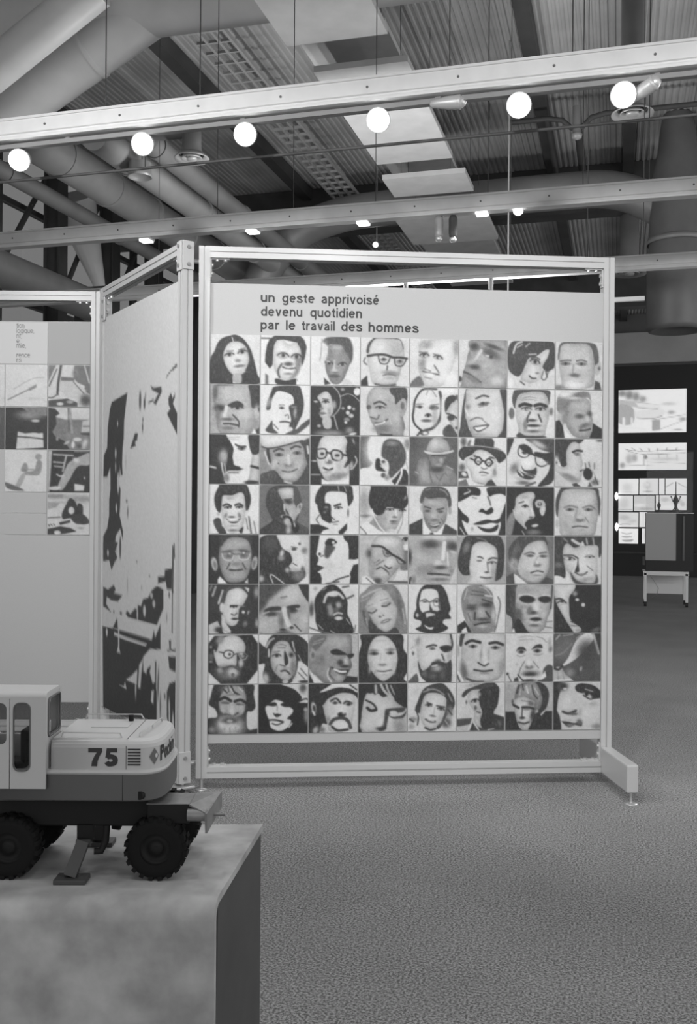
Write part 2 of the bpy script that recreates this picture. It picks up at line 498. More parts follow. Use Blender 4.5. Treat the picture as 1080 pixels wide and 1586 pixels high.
# ------------------------------------------------------------------ the sixty-four portraits, drawn tone by tone
FACES = [
("young woman with long dark centre-parted hair","b 82|p 3 1 0 100 0 52 8 35 15 17 25 7 40 2 50 0 62 5 73 16 82 32 90 58 95 80 97 100|p 84 3 30 28 38 17 50 14 62 16 72 25 77 40 78 52 73 68 65 80 52 83 42 79 33 67 27 52 26 40|l 78 2 44 6 46 14|p 58 3 46 82 62 80 62 99 47 99|e 38 41 9 4 -10 12 2|e 64 35 9 4 -15 12 2|l 25 2 33 34 46 33|l 25 2 57 31 70 27|e 56 53 6 3 0 42 3|e 59 64 11 3 -8 35 2|e 60 75 10 3 0 74 3|q 92 1 46 96 51 100 46 100"),
("dark-haired man with a broad smile and sideburns","b 88|l 15 3 0 6 18 6|q 3 1 9 38 12 20 17 8 28 0 80 0 88 8 93 22 90 42 86 55 84 62 78 40 74 14 45 8 32 10 27 20 25 35 24 60 18 68 8 55|p 85 2 27 20 35 11 46 9 56 18 70 14 80 26 82 50 78 72 68 85 50 90 36 85 28 70 25 50|p 45 8 70 40 82 40 80 65 70 85 60 88 70 70|e 45 40 11 6 5 5 2|e 72 42 10 6 0 8 2|e 56 58 9 4 0 12 3|l 15 3 44 64 55 68 70 66|e 55 71 9 2.5 0 92 1|e 56 78 8 2 0 35 2|l 22 4 42 58 35 72 38 86|p 5 1 30 88 50 92 72 88 72 100 34 100|q 30 1 9 78 15 82 15 100 9 100|q 90 1 72 88 80 100 72 100"),
("fair woman with hair tied back, eyes cast down","b 88|p 12 5 24 10 35 1 72 0 83 12 86 30 84 48 78 55 70 40 62 20 40 16 34 20|p 47 3 35 20 45 16 60 18 72 32 80 48 78 60 68 85 58 97 45 97 36 85 30 68 29 52 33 35|e 28 32 6 18 0 84 7|e 52 22 12 5 0 62 6|e 37 54 8 4 15 10 2|e 64 56 8 4 -5 13 2|e 35 51 5 1.5 10 80 1|l 72 4 48 50 47 66|e 48 69 6 3 0 72 3|e 50 74 5 1.5 0 28 2|e 48 81 11 4 0 20 2|e 50 90 8 3 0 35 4|p 80 2 65 95 72 86 88 98 88 100 65 100|q 5 2 26 84 40 97 28 100|l 45 1.5 22 5 20 35 18 50"),
("balding man with heavy black-rimmed spectacles","b 85|p 82 1 13 30 17 12 28 3 50 1 75 2 86 18 90 35 86 55 80 75 74 92 50 99 25 95 18 70 14 50|e 72 22 16 16 0 62 10|p 12 2 11 30 14 14 22 4 32 0 24 8 18 20 16 32|l 20 2 25 1 50 0 80 3 88 22|l 5 5 14 38 32 35 50 35 66 40 80 40 95 42|l 8 2.5 36 38 40 52 54 53 60 42|l 8 2.5 70 42 72 56 86 57 94 44|e 47 45 7 4 0 40 2|e 81 49 8 5 0 48 2|e 47 44 3 3 0 10 1|e 81 48 3 3 0 15 1|l 30 3 9 42 6 50 12 56|l 15 3 55 58 54 66|e 62 73 16 5 5 40 4|l 25 2.5 46 78 58 75 72 78|e 62 83 14 4 0 60 4|l 25 4 30 96 50 99 72 96|q 3 1 0 90 13 78 15 100 0 100|q 5 1 62 97 80 100 62 100"),
("pale grinning man gazing to the side, hair cropped grey","b 84|p 86 2 20 10 18 30 17 60 22 80 30 98 60 100 74 90 88 60 95 30 90 2 50 0|e 32 12 13 9 0 56 7|e 97 15 7 16 0 52 7|e 26 55 7 15 0 52 8|e 29 34 9 5 0 12 2|e 31 36 2 1.5 0 96 1|e 58 38 9 5 15 16 2|e 60 39 2 1.5 0 90 1|l 30 2 18 28 36 28|l 30 2 48 31 62 34|l 32 3 50 55 60 70|l 35 3 30 62 42 67|e 38 56 6 9 0 92 4|l 22 3 27 68 40 71 60 74|e 41 74 10 3 8 96 1|l 40 2 30 80 45 83|p 28 4 0 95 8 85 20 78 28 98 0 100|e 82 82 14 12 0 93 8"),  # last ellipse paints glare on the glossy print
("close view of a serious man turned to the left","b 80|p 54 2 25 0 100 0 100 100 10 100 5 92 8 70 14 50 18 30 22 20|e 32 14 9 8 0 8 4|e 66 28 20 9 25 18 6|e 60 33 5 2 15 70 1|e 67 35 4 3 0 6 1|e 72 14 19 4 20 12 4|l 76 6 46 22 32 44|e 28 48 8 6 -20 66 4|e 34 57 14 5 10 10 3|l 10 4 10 67 25 74 45 88|e 30 82 16 6 30 34 4|e 60 60 16 12 0 64 10|e 78 85 13 9 0 78 8|e 2 82 4 6 0 10 2"),  # pale patch low at right is painted glare
("woman with tousled dark hair looking down","b 82|p 8 2 0 20 10 2 40 0 90 0 100 10 100 50 92 60 84 64 74 55 80 40 88 20 80 18 60 32 45 36 38 50 30 68 20 75 5 65 0 50|l 74 4 12 26 18 8 30 2|l 62 3 20 14 30 8|l 70 3 45 28 60 27|l 58 3 38 12 46 5|p 84 3 38 50 46 38 62 34 78 22 88 18 84 35 74 50 72 66 70 80 50 88 35 85 28 78|e 58 43 10 6 15 6 2|l 10 2.5 50 36 60 34 68 38|e 63 67 4 2 0 32 2|l 12 3 46 73 52 78 60 78|l 15 2 76 62 72 78 80 80 86 65|l 20 3 80 60 84 75|e 6 88 6 10 0 93 4|l 20 3 27 85 36 92"),  # glare on the print painted in at lower left
("clean-cut man with short hair facing front","b 82|p 22 2 5 40 5 20 12 2 40 0 80 2 90 18 92 42 84 48 80 30 72 8 40 4 14 8 9 25|p 72 2 8 25 14 6 40 3 70 5 78 25 84 50 82 75 75 95 20 100 12 80 7 50|p 68 2 86 48 96 42 96 58 88 70 84 65|e 93 55 3 4 0 30 2|l 22 3 10 41 21 39 32 39|l 22 3 44 40 55 38 66 41|e 21 46 11 4 0 32 2|e 21 46 3 3 0 8 1|e 55 46 12 4 0 34 2|e 55 46 3 3 0 8 1|l 55 4 38 48 36 64|e 40 70 11 4 0 26 3|l 42 3 38 84 58 85|e 42 90 20 9 0 93 8|q 15 1 82 100 84 80 94 85 98 100|e 5 97 12 6 0 35 4"),  # bright ellipse at the bottom paints a reflection on the print
("heavy-browed man with dark receding hair","b 58|p 62 2 12 5 20 -3 80 -3 84 30 88 50 92 70 88 85 75 102 25 102 15 85 12 60 8 40 6 25|p 5 2 78 0 100 0 100 42 88 48 84 45 82 30 80 15|e 10 16 5 17 0 24 5|l 20 4 15 1 45 0|e 50 22 22 14 0 70 10|e 20 48 11 7 0 5 4|p 8 3 35 42 55 33 68 42 60 50 45 47|e 55 47 11 4 0 10 2|l 80 7 33 46 30 64|e 35 71 12 3 0 22 3|e 16 62 5 12 0 36 5|l 12 3 46 62 58 75 58 86|l 12 4 28 80 40 80 56 83|e 36 89 12 4 0 34 5|e 72 60 12 10 0 74 8|e 95 55 6 13 0 68 3|e 99 50 2 5 0 12 2|q 91 1 84 100 90 89 94 100|q 8 1 91 88 100 84 100 100 95 100|p 48 3 88 85 96 72 100 85 92 92"),
("young man half in shadow with swept dark hair","b 88|p 8 2 12 50 14 35 22 12 30 2 75 0 84 15 88 35 85 58 78 72 70 80 65 60 68 40 65 22 50 14 35 12 27 20 22 32 20 48|e 17 36 4 10 10 48 3|p 89 2 22 40 28 20 36 12 55 16 66 25 66 45 64 60 66 80 60 95 45 100 28 88 22 70|p 10 2 58 42 75 38 80 60 76 78 66 95 58 85 62 72 60 58|e 70 55 3 10 0 55 3|e 43 46 5 2.5 0 10 1|l 40 2 38 40 48 40|e 67 44 5 2 0 45 2|l 22 2 50 62 56 60 57 68|l 10 3 40 75 50 74 60 76|e 60 90 6 5 0 82 2|p 16 2 18 80 24 72 26 88 36 98 20 98 10 92|l 20 2 27 80 36 90|p 18 2 75 88 85 78 100 68 100 78 85 92 72 100 50 100 65 92"),
("two faces of dark women with large hoop earrings","b 3|p 82 2 13 23 22 14 32 11 40 18 44 30 46 45 45 55 38 65 28 68 20 63 18 55 22 45 20 34|e 30 32 6 3 0 8 1|l 15 2 24 26 36 27|e 24 56 8 2.5 0 30 1|e 22 46 4 3 0 40 2|e 38 52 4 8 0 52 4|p 72 2 24 68 40 64 42 85 28 86|l 72 1.8 45 0 55 10 61 25 60 42 52 55 44 62|l 70 2.2 48 62 55 88|e 48 38 4 8 0 55 3|e 40 98 26 7 0 48 4|l 66 1.6 62 20 75 15 88 19 100 30|e 79 43 4 4 0 86 2|e 88 46 3 3 0 55 2|e 76 54 4 4 0 80 2|e 83 60 5 4 0 72 2|e 74 68 6 4 0 45 2|e 72 74 3 3 0 86 2|e 66 45 3 3 0 50 2|e 95 10 7 8 0 90 1|e 80 90 8 6 0 45 3|e 86 98 8 3 -15 80 2|e 65 6 4 3 0 50 3|e 10 32 4 2 0 70 1|e 17 82 4 3 0 60 2"),
("laughing balding man in three-quarter view","b 83|p 58 2 12 35 14 18 22 4 40 -2 90 -2 97 15 95 40 88 60 92 80 88 102 40 102 32 88 24 75 17 58 13 45|e 38 18 18 15 0 70 10|p 10 2 60 2 72 0 92 0 97 18 93 30 85 25 78 30 72 35 70 20 62 12|p 58 2 84 25 93 25 95 45 88 60 82 55|e 87 38 4 8 0 28 2|l 12 4 28 34 40 30 52 36|e 40 42 9 3 0 15 2|e 17 42 5 5 0 20 2|e 27 54 8 9 0 72 5|l 22 3 20 62 34 66 38 58|l 14 3 30 74 45 73 56 66|l 93 3.5 31 78 44 75 50 71|e 45 86 17 8 0 32 7|l 80 2 60 62 64 76|e 72 62 8 12 0 68 8|l 10 4 42 98 65 99|p 82 2 92 85 100 80 100 100 90 100"),
("small child in a bonnet beside another child","b 88|e 37 48 30 44 0 87 1|l 5 4 55 2 30 2 18 12 10 28 8 45 6 60 10 75 20 85 28 90|l 12 6 62 8 66 28 65 55 58 72 46 84 32 88|l 45 2 38 2 34 14|l 45 2 45 3 55 18|e 19 39 8 3 0 34 2|e 21 40 3 3 0 8 1|e 50 41 10 5 0 22 2|e 50 41 3 3 0 5 1|l 35 2 13 34 28 33|l 35 2 42 36 60 33|e 38 57 6 4 0 14 2|e 35 68 11 3 0 18 2|e 52 60 6 18 0 66 8|e 30 93 10 6 0 22 2|e 32 94 5 3 0 90 1|l 8 4 24 88 16 99|p 8 1 72 30 78 18 90 14 100 20 100 30 88 30 80 42 74 50|p 83 1 80 42 90 30 100 26 100 95 90 85 84 72 78 60|e 86 61 8 6 0 10 2|l 8 3 76 52 90 56 98 62|p 85 2 66 20 75 12 71 40 77 65 70 85 56 94 64 70|p 15 2 70 85 84 75 95 90 100 100 72 100|e 98 82 4 3 0 14 1|e 80 5 14 5 0 96 3|e 98 18 4 5 0 20 2"),  # light spot at upper right is painted glare
("laughing woman with straight dark hair","b 84|p 12 2 15 0 22 0 16 18 12 40 16 62 22 85 30 100 0 100 3 80 6 50 10 22|p 79 2 22 -2 88 -2 92 20 94 60 92 85 80 102 34 102 24 85 17 66 13 60 14 45 14 20|p 10 2 86 0 100 0 100 100 82 100 92 85 95 50 90 20|e 19 38 5 5 0 48 3|l 84 4 16 46 20 56|e 30 55 8 6 0 86 5|l 28 3 24 66 38 60 50 62|l 20 4 36 20 50 14 62 16|e 52 31 12 4 -10 26 2|e 50 30 4 3 0 6 1|l 40 2 42 38 60 34|p 10 2 30 80 45 76 65 74 55 84 40 90|p 93 1 33 81 45 79 60 77 52 83 40 87|l 42 2.5 44 60 62 74|e 75 55 12 16 0 86 8|e 45 95 14 3 0 60 4"),
("stern short-haired man with prominent ears","b 87|p 14 2 10 25 12 8 22 0 85 0 90 15 88 30 84 15 70 4 40 6 24 12 18 28 16 40|p 77 2 20 22 26 12 42 6 72 4 84 14 88 35 88 60 82 82 75 100 25 100 24 82 18 58 18 38|e 9 50 6 12 0 30 2|e 93 45 5 9 0 55 2|e 93 46 2 5 0 20 2|l 45 1.5 32 18 46 15 60 17|l 50 1.5 30 22 46 20 62 22|l 4 7 26 34 36 30 50 33|l 4 7 58 33 70 30 82 34|e 40 40 10 4 0 14 2|e 41 41 2 2 0 70 1|e 70 40 10 4 0 14 2|l 14 4 48 48 42 60 43 68|l 14 4 66 52 72 66|e 54 55 6 6 0 88 4|e 52 64 10 3 0 15 2|e 55 75 15 3 0 6 2|l 86 3 42 80 55 82 66 79|e 55 87 14 3 0 28 3|e 38 74 4 12 0 36 5|p 12 2 22 100 26 90 40 96 75 96 80 100"),
("man in a dark jacket turning to the right","b 84|p 40 3 3 40 4 15 15 3 40 5 55 2 72 5 76 25 70 15 55 18 30 25 26 45 25 62 18 55 10 50|p 62 3 28 25 45 18 65 16 75 25 76 45 80 62 78 75 72 98 50 100 35 92 22 70 24 50|e 20 8 18 7 0 90 6|e 54 9 16 5 -10 35 4|e 40 16 14 3 0 80 4|e 12 60 9 14 0 64 3|e 18 60 4 10 0 45 4|e 51 54 9 5 0 20 3|e 72 49 6 6 0 18 3|e 50 32 16 6 0 72 6|e 68 60 4 8 0 78 3|e 62 74 12 5 -20 30 5|l 10 4 52 84 65 83 75 80|q 3 1 0 65 8 62 16 75 22 100 0 100|q 3 1 80 68 100 80 100 100 72 100 78 85|q 92 1 16 75 22 85 36 100 20 100"),  # pale ellipse over the hair paints glare on the print
("gaunt moustached man with strong side shadow","b 5|p 87 2 35 -2 78 -2 80 25 86 42 88 65 80 90 72 102 35 102 30 80 40 72 48 60 46 45 48 28 40 12|e 28 46 9 14 0 62 6|p 80 1 86 42 100 28 100 100 75 100 80 85|p 5 1 78 0 100 0 100 35 88 40 82 28|l 5 5 84 64 100 68|e 85 97 15 4 0 8 2|l 60 1.5 36 6 60 5|l 60 1.5 38 10 58 10|e 64 28 8 4 0 25 2|e 65 28 3 3 0 6 1|l 8 4 52 20 60 24 72 24|p 5 2 40 20 46 35 45 52 50 62 62 66 50 71 36 72 36 50|e 52 70 14 3.5 0 3 2|e 50 76 12 2.5 0 70 2|l 20 2 38 78 58 78|l 78 3 24 58 28 80 36 100|l 70 2 30 60 34 85|l 72 4 0 65 12 68|e 34 88 6 8 0 40 5"),
("round-faced man wearing a pale brimmed hat","b 46|p 60 2 18 28 40 22 75 14 86 25 92 45 88 70 78 88 60 95 45 90 32 75 22 55|p 12 2 80 12 98 5 100 60 92 45 88 25|p 86 1 -2 -4 102 -4 92 8 70 15 40 22 18 26 4 22|l 8 2.5 4 24 18 27 45 22 85 10|l 8 6 15 30 17 45 20 55|l 82 3 9 35 18 60|l 80 4 96 22 98 36|e 38 40 9 4 0 30 2|e 38 40 3 3 0 8 1|e 75 36 9 4 0 30 2|e 75 36 3 3 0 8 1|l 14 4 28 33 38 28 46 30|l 14 4 62 27 72 22 82 24|l 78 5 57 40 58 56|e 58 60 10 5 0 36 4|e 58 57 5 4 0 76 3|l 22 3 45 73 60 75 75 69|e 58 84 16 6 0 72 6|e 30 60 8 10 0 70 8|e 78 55 8 10 0 66 8|p 14 2 0 82 15 75 30 72 45 90 60 97 80 88 95 60 100 60 100 100 0 100|l 70 4 50 95 64 99|e 37 58 1.5 1.5 0 10 1"),
("man in square dark glasses talking","b 5|p 83 2 16 20 22 5 35 -2 65 -2 75 10 73 25 78 45 80 65 78 80 60 92 35 92 24 80 16 62 12 40|l 70 3 92 42 95 52 88 65 82 68|e 84 60 4 8 0 60 3|p 5 2 72 30 80 35 84 50 72 65 68 62 76 48|q 92 1 23 88 35 93 60 91 80 76 80 100 23 100|e 24 38 8 7 0 72 2|e 54 40 10 8 0 72 2|l 5 3 13 28 30 27 33 38 28 46 15 45 13 28|l 5 3.5 42 34 48 29 62 32 66 42 60 50 46 48 42 34|l 5 4 33 34 42 36|l 5 4 66 38 76 40|e 24 37 4 3 0 10 1|e 55 40 5 3 0 8 1|e 38 54 7 5 0 28 3|l 88 3 34 44 34 52|l 12 4 27 66 37 70 45 67|e 34 75 8 3 0 62 3|e 55 83 22 7 -10 42 6|e 62 60 8 14 0 70 8|l 65 2 2 80 20 80|e 8 52 6 2 0 60 1|e 88 10 2 6 -20 45 2"),
("white-bearded man bent forward, head in deep shade","b 86|p 22 5 0 0 20 0 15 15 18 45 25 55 15 65 0 68|e 32 30 22 30 0 90 3|p 14 4 48 12 60 4 80 8 92 25 95 45 88 62 75 75 65 85 58 80 60 62 56 50 45 42 44 28|e 66 14 12 5 0 40 6|p 90 2 0 68 30 66 55 75 60 88 55 100 0 100|p 5 1 32 48 40 46 45 62 55 72 45 72 32 68|e 48 54 7 6 30 78 2|e 48 52 4 3 0 18 1|l 80 2 42 60 54 72|e 48 80 5 5 0 22 2|e 56 84 5 6 0 50 3|q 5 1 65 92 75 82 86 66 95 68 100 80 100 100 72 100|l 93 4 86 66 85 80 75 100|l 60 2 94 50 99 66|e 97 15 6 10 0 45 4"),
("workman in a hard hat and rough jacket","b 24|e 8 10 6 30 0 18 3|p 50 3 0 82 12 72 18 50 32 42 42 50 46 68 62 70 72 56 85 62 97 75 102 100 0 100|p 36 2 42 36 75 35 72 50 66 62 55 66 46 58|e 66 48 4 6 0 62 3|e 52 50 5 6 0 46 4|p 68 2 38 30 40 12 50 1 60 -1 70 2 80 12 82 28|e 52 14 7 9 0 78 6|p 80 1 30 28 40 30 60 32 82 28 90 26 92 29 78 34 50 36 34 33|l 15 3 46 38 74 37|e 58 67 12 5 0 14 3|e 60 57 6 3 0 55 2|e 8 88 12 14 0 20 6|l 22 2 42 50 42 75 48 95|l 28 2 60 95 72 75 80 80|l 30 2 55 78 60 88|e 32 80 8 10 0 60 6|e 88 86 8 12 0 42 6|l 66 2 12 72 18 76|l 66 2 78 60 90 66"),
("man in a black hat and round spectacles","b 87|e 10 8 6 10 0 20 4|e 22 12 3 8 20 30 3|p 86 1 15 44 25 40 30 28 45 24 65 30 78 45 80 60 70 85 50 96 30 90 24 70 16 58|p 8 1 0 30 8 20 28 16 60 18 85 22 100 35 98 44 85 52 78 42 60 28 40 25 28 35 15 42 10 48 2 40|q 8 1 32 18 34 0 70 0 75 8 74 21|l 75 1.5 15 18 40 17 75 21 95 28|l 5 3.5 50 48 42 56 34 48 42 40 50 48|l 5 3.5 72 51 64 59 56 51 64 43 72 51|l 5 3 50 47 57 50|l 5 3 25 43 34 47|e 42 49 5 2 0 40 1|e 64 52 5 2 0 40 1|l 14 3 33 38 42 40|e 70 41 6 2 15 14 1|l 32 2.5 48 62 54 65 60 63|l 22 3 45 72 52 71 62 74|l 50 2 48 78 58 78|e 8 62 7 8 0 24 4|q 14 1 0 70 18 70 22 84 0 85|e 12 76 6 4 30 85 2|q 10 1 55 100 62 90 70 86 80 100|e 76 72 4 8 0 45 4|l 40 2 40 94 56 97|q 30 1 0 92 16 86 22 100 0 100"),
("tilted close-up of a face with round wire glasses","b 84|p 8 2 0 0 14 0 8 20 0 36|p 5 2 92 25 100 20 100 85 75 100 66 98 85 75 92 52|p 6 3 24 16 38 12 52 22 52 34 36 28|p 12 4 40 0 100 0 100 28 90 28 70 22 56 12|e 66 12 16 6 25 72 8|p 5 3 58 28 80 30 96 30 90 55 75 42 62 38|l 12 2.5 49 26 45 36 36 40 26 36 23 26 27 16 36 13|l 10 3 60 40 62 52 72 58 84 54 87 44|l 8 4 50 30 60 36|e 36 30 5 3 20 10 2|e 76 51 9 4 0 80 3|e 44 50 11 10 0 95 3|p 8 3 30 56 38 66 56 64 62 60 62 76 50 74 35 68|e 54 60 4 4 0 80 2|p 8 3 20 64 35 72 50 74 60 80 50 86 35 84 24 76|l 88 3 25 68 34 78|l 55 2 38 74 56 80|e 16 62 8 12 20 40 7|e 28 86 12 4 20 66 4|e 35 93 14 4 0 28 5|l 20 4 40 100 60 92"),
("young man in profile holding dark lenses to his lips","b 85|p 80 2 24 25 32 10 45 6 52 10 55 25 58 45 60 52 57 60 58 75 50 92 30 92 10 74 0 66 0 45 10 58 24 56|p 8 2 -2 -2 58 -2 52 9 42 6 32 10 24 25 24 45 24 56 14 58 8 45 -2 35|e 30 80 20 6 20 42 6|p 74 2 0 72 20 84 36 94 36 100 0 100|l 8 5 38 27 46 24 57 25|e 47 33 5 2 0 28 2|l 25 2 40 30 50 30|l 18 3 54 67 60 64|e 3 45 5 9 0 72 3|e 3 50 2 3 0 25 2|q 10 1 36 95 45 92 56 100 40 100|e 80 60 13 14 0 76 4|l 32 2.5 64 50 66 60|l 32 2.5 72 48 74 58|l 32 2.5 84 50 84 62|e 70 73 10 13 -10 3 1|l 60 3 80 66 86 78|e 85 90 8 6 0 26 3|l 12 2.5 85 80 92 95|e 95 3 8 2 0 20 1|q 20 1 70 100 74 90 80 100"),
("smiling young man with thick dark hair","b 88|p 5 1 20 58 12 45 10 25 18 5 25 -2 70 -2 80 12 84 30 80 48 74 55 72 35 68 18 58 17 45 22 30 22 26 30 24 50|p 86 1 25 35 28 22 45 23 60 16 68 20 72 40 73 60 68 85 55 98 40 97 30 85 25 65|e 40 28 7 3 0 66 4|l 8 4 28 43 36 40 44 44|l 8 4 52 42 60 39 67 43|e 37 47 6 2.5 0 8 1|e 60 46 6 2.5 0 8 1|e 45 66 7 2 0 25 2|e 33 63 3 6 20 42 3|e 61 63 3 6 -20 42 3|p 12 1 34 69 48 74 63 69 56 78 42 78|e 48 73 12 2.2 0 97 1|e 48 84 8 2 0 60 3|e 48 93 8 2 0 32 2|p 12 2 8 75 20 68 28 85 35 100 20 100|l 90 2 24 65 27 85|l 22 3 80 65 82 80 85 100|l 35 2 90 75 95 100|l 30 2 74 68 78 90|p 8 2 60 94 69 86 66 100|e 18 60 3 4 0 70 1|e 76 56 3 4 0 80 1"),
("man with a curved pipe, half his face dark","b 32|p 10 2 12 40 14 18 25 4 50 -1 72 2 80 15 84 30 84 40 80 60 70 80 50 85 30 75 20 60|p 68 4 38 8 68 6 68 30 76 48 78 58 70 75 60 85 52 78 52 62 50 50 48 35 40 22|e 56 14 10 6 0 78 6|p 18 2 68 2 80 14 84 34 76 46 70 34|e 58 34 9 5 10 8 3|l 12 3 50 30 64 28|p 66 2 76 42 84 36 86 42 80 58 74 58|e 81 44 2 4 0 30 2|l 12 3 52 50 58 60|l 82 3 49 40 50 52|e 47 64 5 3 0 60 2|e 56 75 7 6 0 68 3|p 8 2 0 92 20 78 30 72 50 82 62 100 0 100|p 18 2 72 72 80 78 100 90 100 100 62 100|e 58 92 5 9 0 60 3|l 3 5 48 65 60 66 66 78 70 90|e 73 88 7 10 0 3 2|l 66 3 70 78 71 84"),
("young man resting chin on hand, face split by shadow","b 88|p 5 1 10 35 12 18 22 2 30 -2 80 -2 88 18 88 30 80 42 76 38 75 20 70 14 50 12 36 14 30 25 30 38 20 42|l 60 2 57 1 59 11|l 60 2 70 2 74 12|p 89 1 30 25 36 14 55 13 70 15 75 25 78 45 80 60 76 75 72 88 60 95 50 95 44 85 42 60 42 40 35 38|p 5 2 15 40 30 36 42 40 43 60 45 72 40 78 25 75 20 60|e 33 45 4 2 0 42 2|e 30 55 3 3 0 30 2|l 8 4 50 42 62 38|e 58 46 7 2.5 -5 14 1|l 14 2 44 65 50 70|l 28 2.5 45 76 58 74|l 40 2 48 80 56 80|p 87 1 12 70 20 58 25 70 40 78 50 85 45 95 30 92 15 80|l 15 2 20 60 13 70 18 78|q 3 1 0 80 18 80 38 88 40 95 28 92 22 100 0 100|q 5 1 58 95 76 77 76 90 68 100 60 100|e 78 56 2 8 0 30 2|p 88 1 26 94 40 90 56 97 58 100 28 100"),
("woman with a glossy dark bob looking down","b 84|e 8 35 10 28 0 55 10|e 10 62 10 3 0 40 5|p 52 2 30 60 50 85 55 95 40 92 20 78 26 70|p 71 2 48 48 60 42 90 46 88 60 82 75 75 88 62 95 50 88 38 70 34 58 44 60|p 3 1 18 25 22 5 28 -2 90 -2 97 15 100 32 96 42 88 47 70 46 56 44 50 55 44 60 35 60 28 54 20 40|e 94 24 2 5 20 50 3|e 62 48 7 3 0 8 2|l 88 1.5 56 45 68 45|e 88 50 6 3 0 10 2|e 72 64 5 2 0 28 2|l 84 4 74 50 75 60|e 70 73 8 2 0 24 1|e 70 77 7 2 0 40 1|e 48 70 8 10 0 60 8|l 93 2.5 25 48 30 65 42 85 55 98|l 40 1.5 88 52 88 75 78 98|p 89 1 2 85 15 75 40 92 55 100 12 100|l 22 2 0 84 10 94 14 100|e 66 92 10 3 0 80 3"),
("smiling man in suit and tie with parted hair","b 84|p 58 2 28 35 32 22 60 25 78 22 80 45 78 65 70 85 55 96 45 95 35 80 29 60|p 14 2 22 32 25 15 35 2 60 -1 78 6 86 20 88 38 82 46 78 25 60 24 40 25 32 22 28 35|l 45 3 64 6 74 10 80 18|l 40 2 34 8 44 4|e 26 45 3 8 0 62 2|e 85 50 4 8 0 56 2|e 50 34 18 5 0 66 6|l 14 3 32 42 45 46|l 14 3 58 48 72 45|e 38 51 6 3 0 22 2|e 65 52 6 3 0 22 2|e 52 62 5 7 0 70 4|e 52 70 9 3 0 34 3|l 30 2 38 68 34 78|l 30 2 66 66 72 76|p 12 1 40 76 52 79 66 74 58 85 46 84|l 88 3 44 79 52 81 62 78|e 42 86 8 7 0 36 5|e 52 90 8 3 0 62 3|q 8 1 0 80 28 66 30 100 0 100|q 12 1 75 77 100 92 100 100 66 100|q 91 1 28 66 36 82 47 95 58 95 75 76 68 100 28 100|q 5 1 44 96 50 96 52 100 42 100"),
("stark black and white close-up of full lips and nose","b 88|p 3 1 -2 -2 26 -2 45 5 45 18 28 18 15 25 -2 30|l 80 3 13 15 24 10|l 50 2 20 5 26 8|p 4 1 60 2 80 -2 102 -2 102 18 90 14 75 16 66 20 62 14|l 45 3 30 22 38 24|p 4 1 -2 45 10 55 22 65 20 76 8 70 15 90 20 102 -2 102|p 4 1 102 33 94 50 88 65 90 80 85 102 102 102|p 4 1 43 52 50 45 58 50 64 46 70 42 74 48 72 54 62 58 52 54|l 22 3 62 20 66 30 68 38|p 4 1 32 78 45 72 62 68 75 70 90 65 85 76 70 75 50 79|p 4 1 40 82 55 86 70 86 84 78 82 90 68 95 52 92|l 80 2 4 85 14 100|e 30 88 3 4 0 60 4"),
("moustached man emerging from black background","b 3|p 80 2 20 22 35 12 55 10 60 20 55 30 56 45 60 60 52 68 44 72 42 88 30 78 20 68 15 50 18 38|e 38 20 10 4 0 66 5|e 39 40 6 3 0 18 2|e 39 38 3 2 0 5 1|l 22 3 26 33 36 30|p 66 2 60 32 66 26 78 28 82 38 74 42 64 42|e 70 35 5 4 0 15 2|e 70 34 2 2 0 70 1|p 78 2 70 45 82 40 80 55 74 59|l 88 3 52 44 56 58|e 52 63 4 2 0 20 2|p 4 2 38 78 46 68 58 66 62 74 52 80 46 86|e 60 80 7 3 -10 82 2|e 58 94 14 5 0 36 5|e 30 60 6 10 0 70 6|p 44 5 0 72 12 52 18 62 14 85 10 100 0 100|l 62 2 33 92 38 100|l 72 3 14 48 20 66"),
("plain front portrait of a man with slicked hair","b 84|p 12 2 2 50 2 25 10 5 20 -2 85 -2 95 15 98 35 95 60 92 40 88 15 80 4 25 4 12 20 8 45 6 62|p 70 2 10 30 18 8 30 3 80 3 90 20 93 50 90 75 80 102 18 102 10 80 8 55|e 58 24 22 14 0 80 10|l 42 4 20 42 34 38 48 42|l 42 4 60 42 75 38 86 44|e 32 46 9 3.5 0 34 2|e 32 46 3 3 0 8 1|e 72 46 9 3.5 0 34 2|e 72 46 3 3 0 8 1|l 60 5 47 45 44 62|e 53 68 10 4 0 30 3|e 54 62 5 4 0 80 3|l 22 3.5 38 83 52 81 70 83|e 54 89 10 3 0 60 4|e 5 75 3 9 0 66 2|l 38 2 65 62 72 72|e 22 72 6 18 0 62 8|e 52 97 20 3 0 60 4"),
("elderly man in thin-rimmed glasses and white collar","b 5|e 11 60 6 14 -10 62 2|e 92 58 6 14 10 62 2|e 12 62 3 8 -10 35 2|e 91 60 3 8 10 35 2|p 56 3 24 20 35 6 55 3 75 8 84 25 86 50 80 80 68 95 45 98 32 90 22 65 20 40|p 10 3 25 0 80 0 86 18 72 8 50 5 35 10 24 24|e 54 20 18 8 0 64 7|e 38 34 12 3 -8 20 3|e 70 33 12 3 8 20 3|e 40 43 8 5 0 30 3|e 70 42 8 5 0 30 3|l 88 1.5 26 38 30 50 45 52 50 41|l 30 2 26 37 38 35 50 39|l 88 1.5 60 41 63 50 78 50 83 38|l 15 2.5 50 40 60 40|e 70 37 2 2 0 92 1|e 42 39 2 1.5 0 80 1|e 55 50 5 9 0 68 4|e 55 60 9 4 0 42 3|l 20 3 42 58 36 70|l 20 3 68 58 74 70|l 14 4 42 72 55 73 67 71|e 55 83 14 7 0 64 5|q 92 1 18 92 22 85 37 100 18 100|q 80 1 72 98 79 89 79 100"),
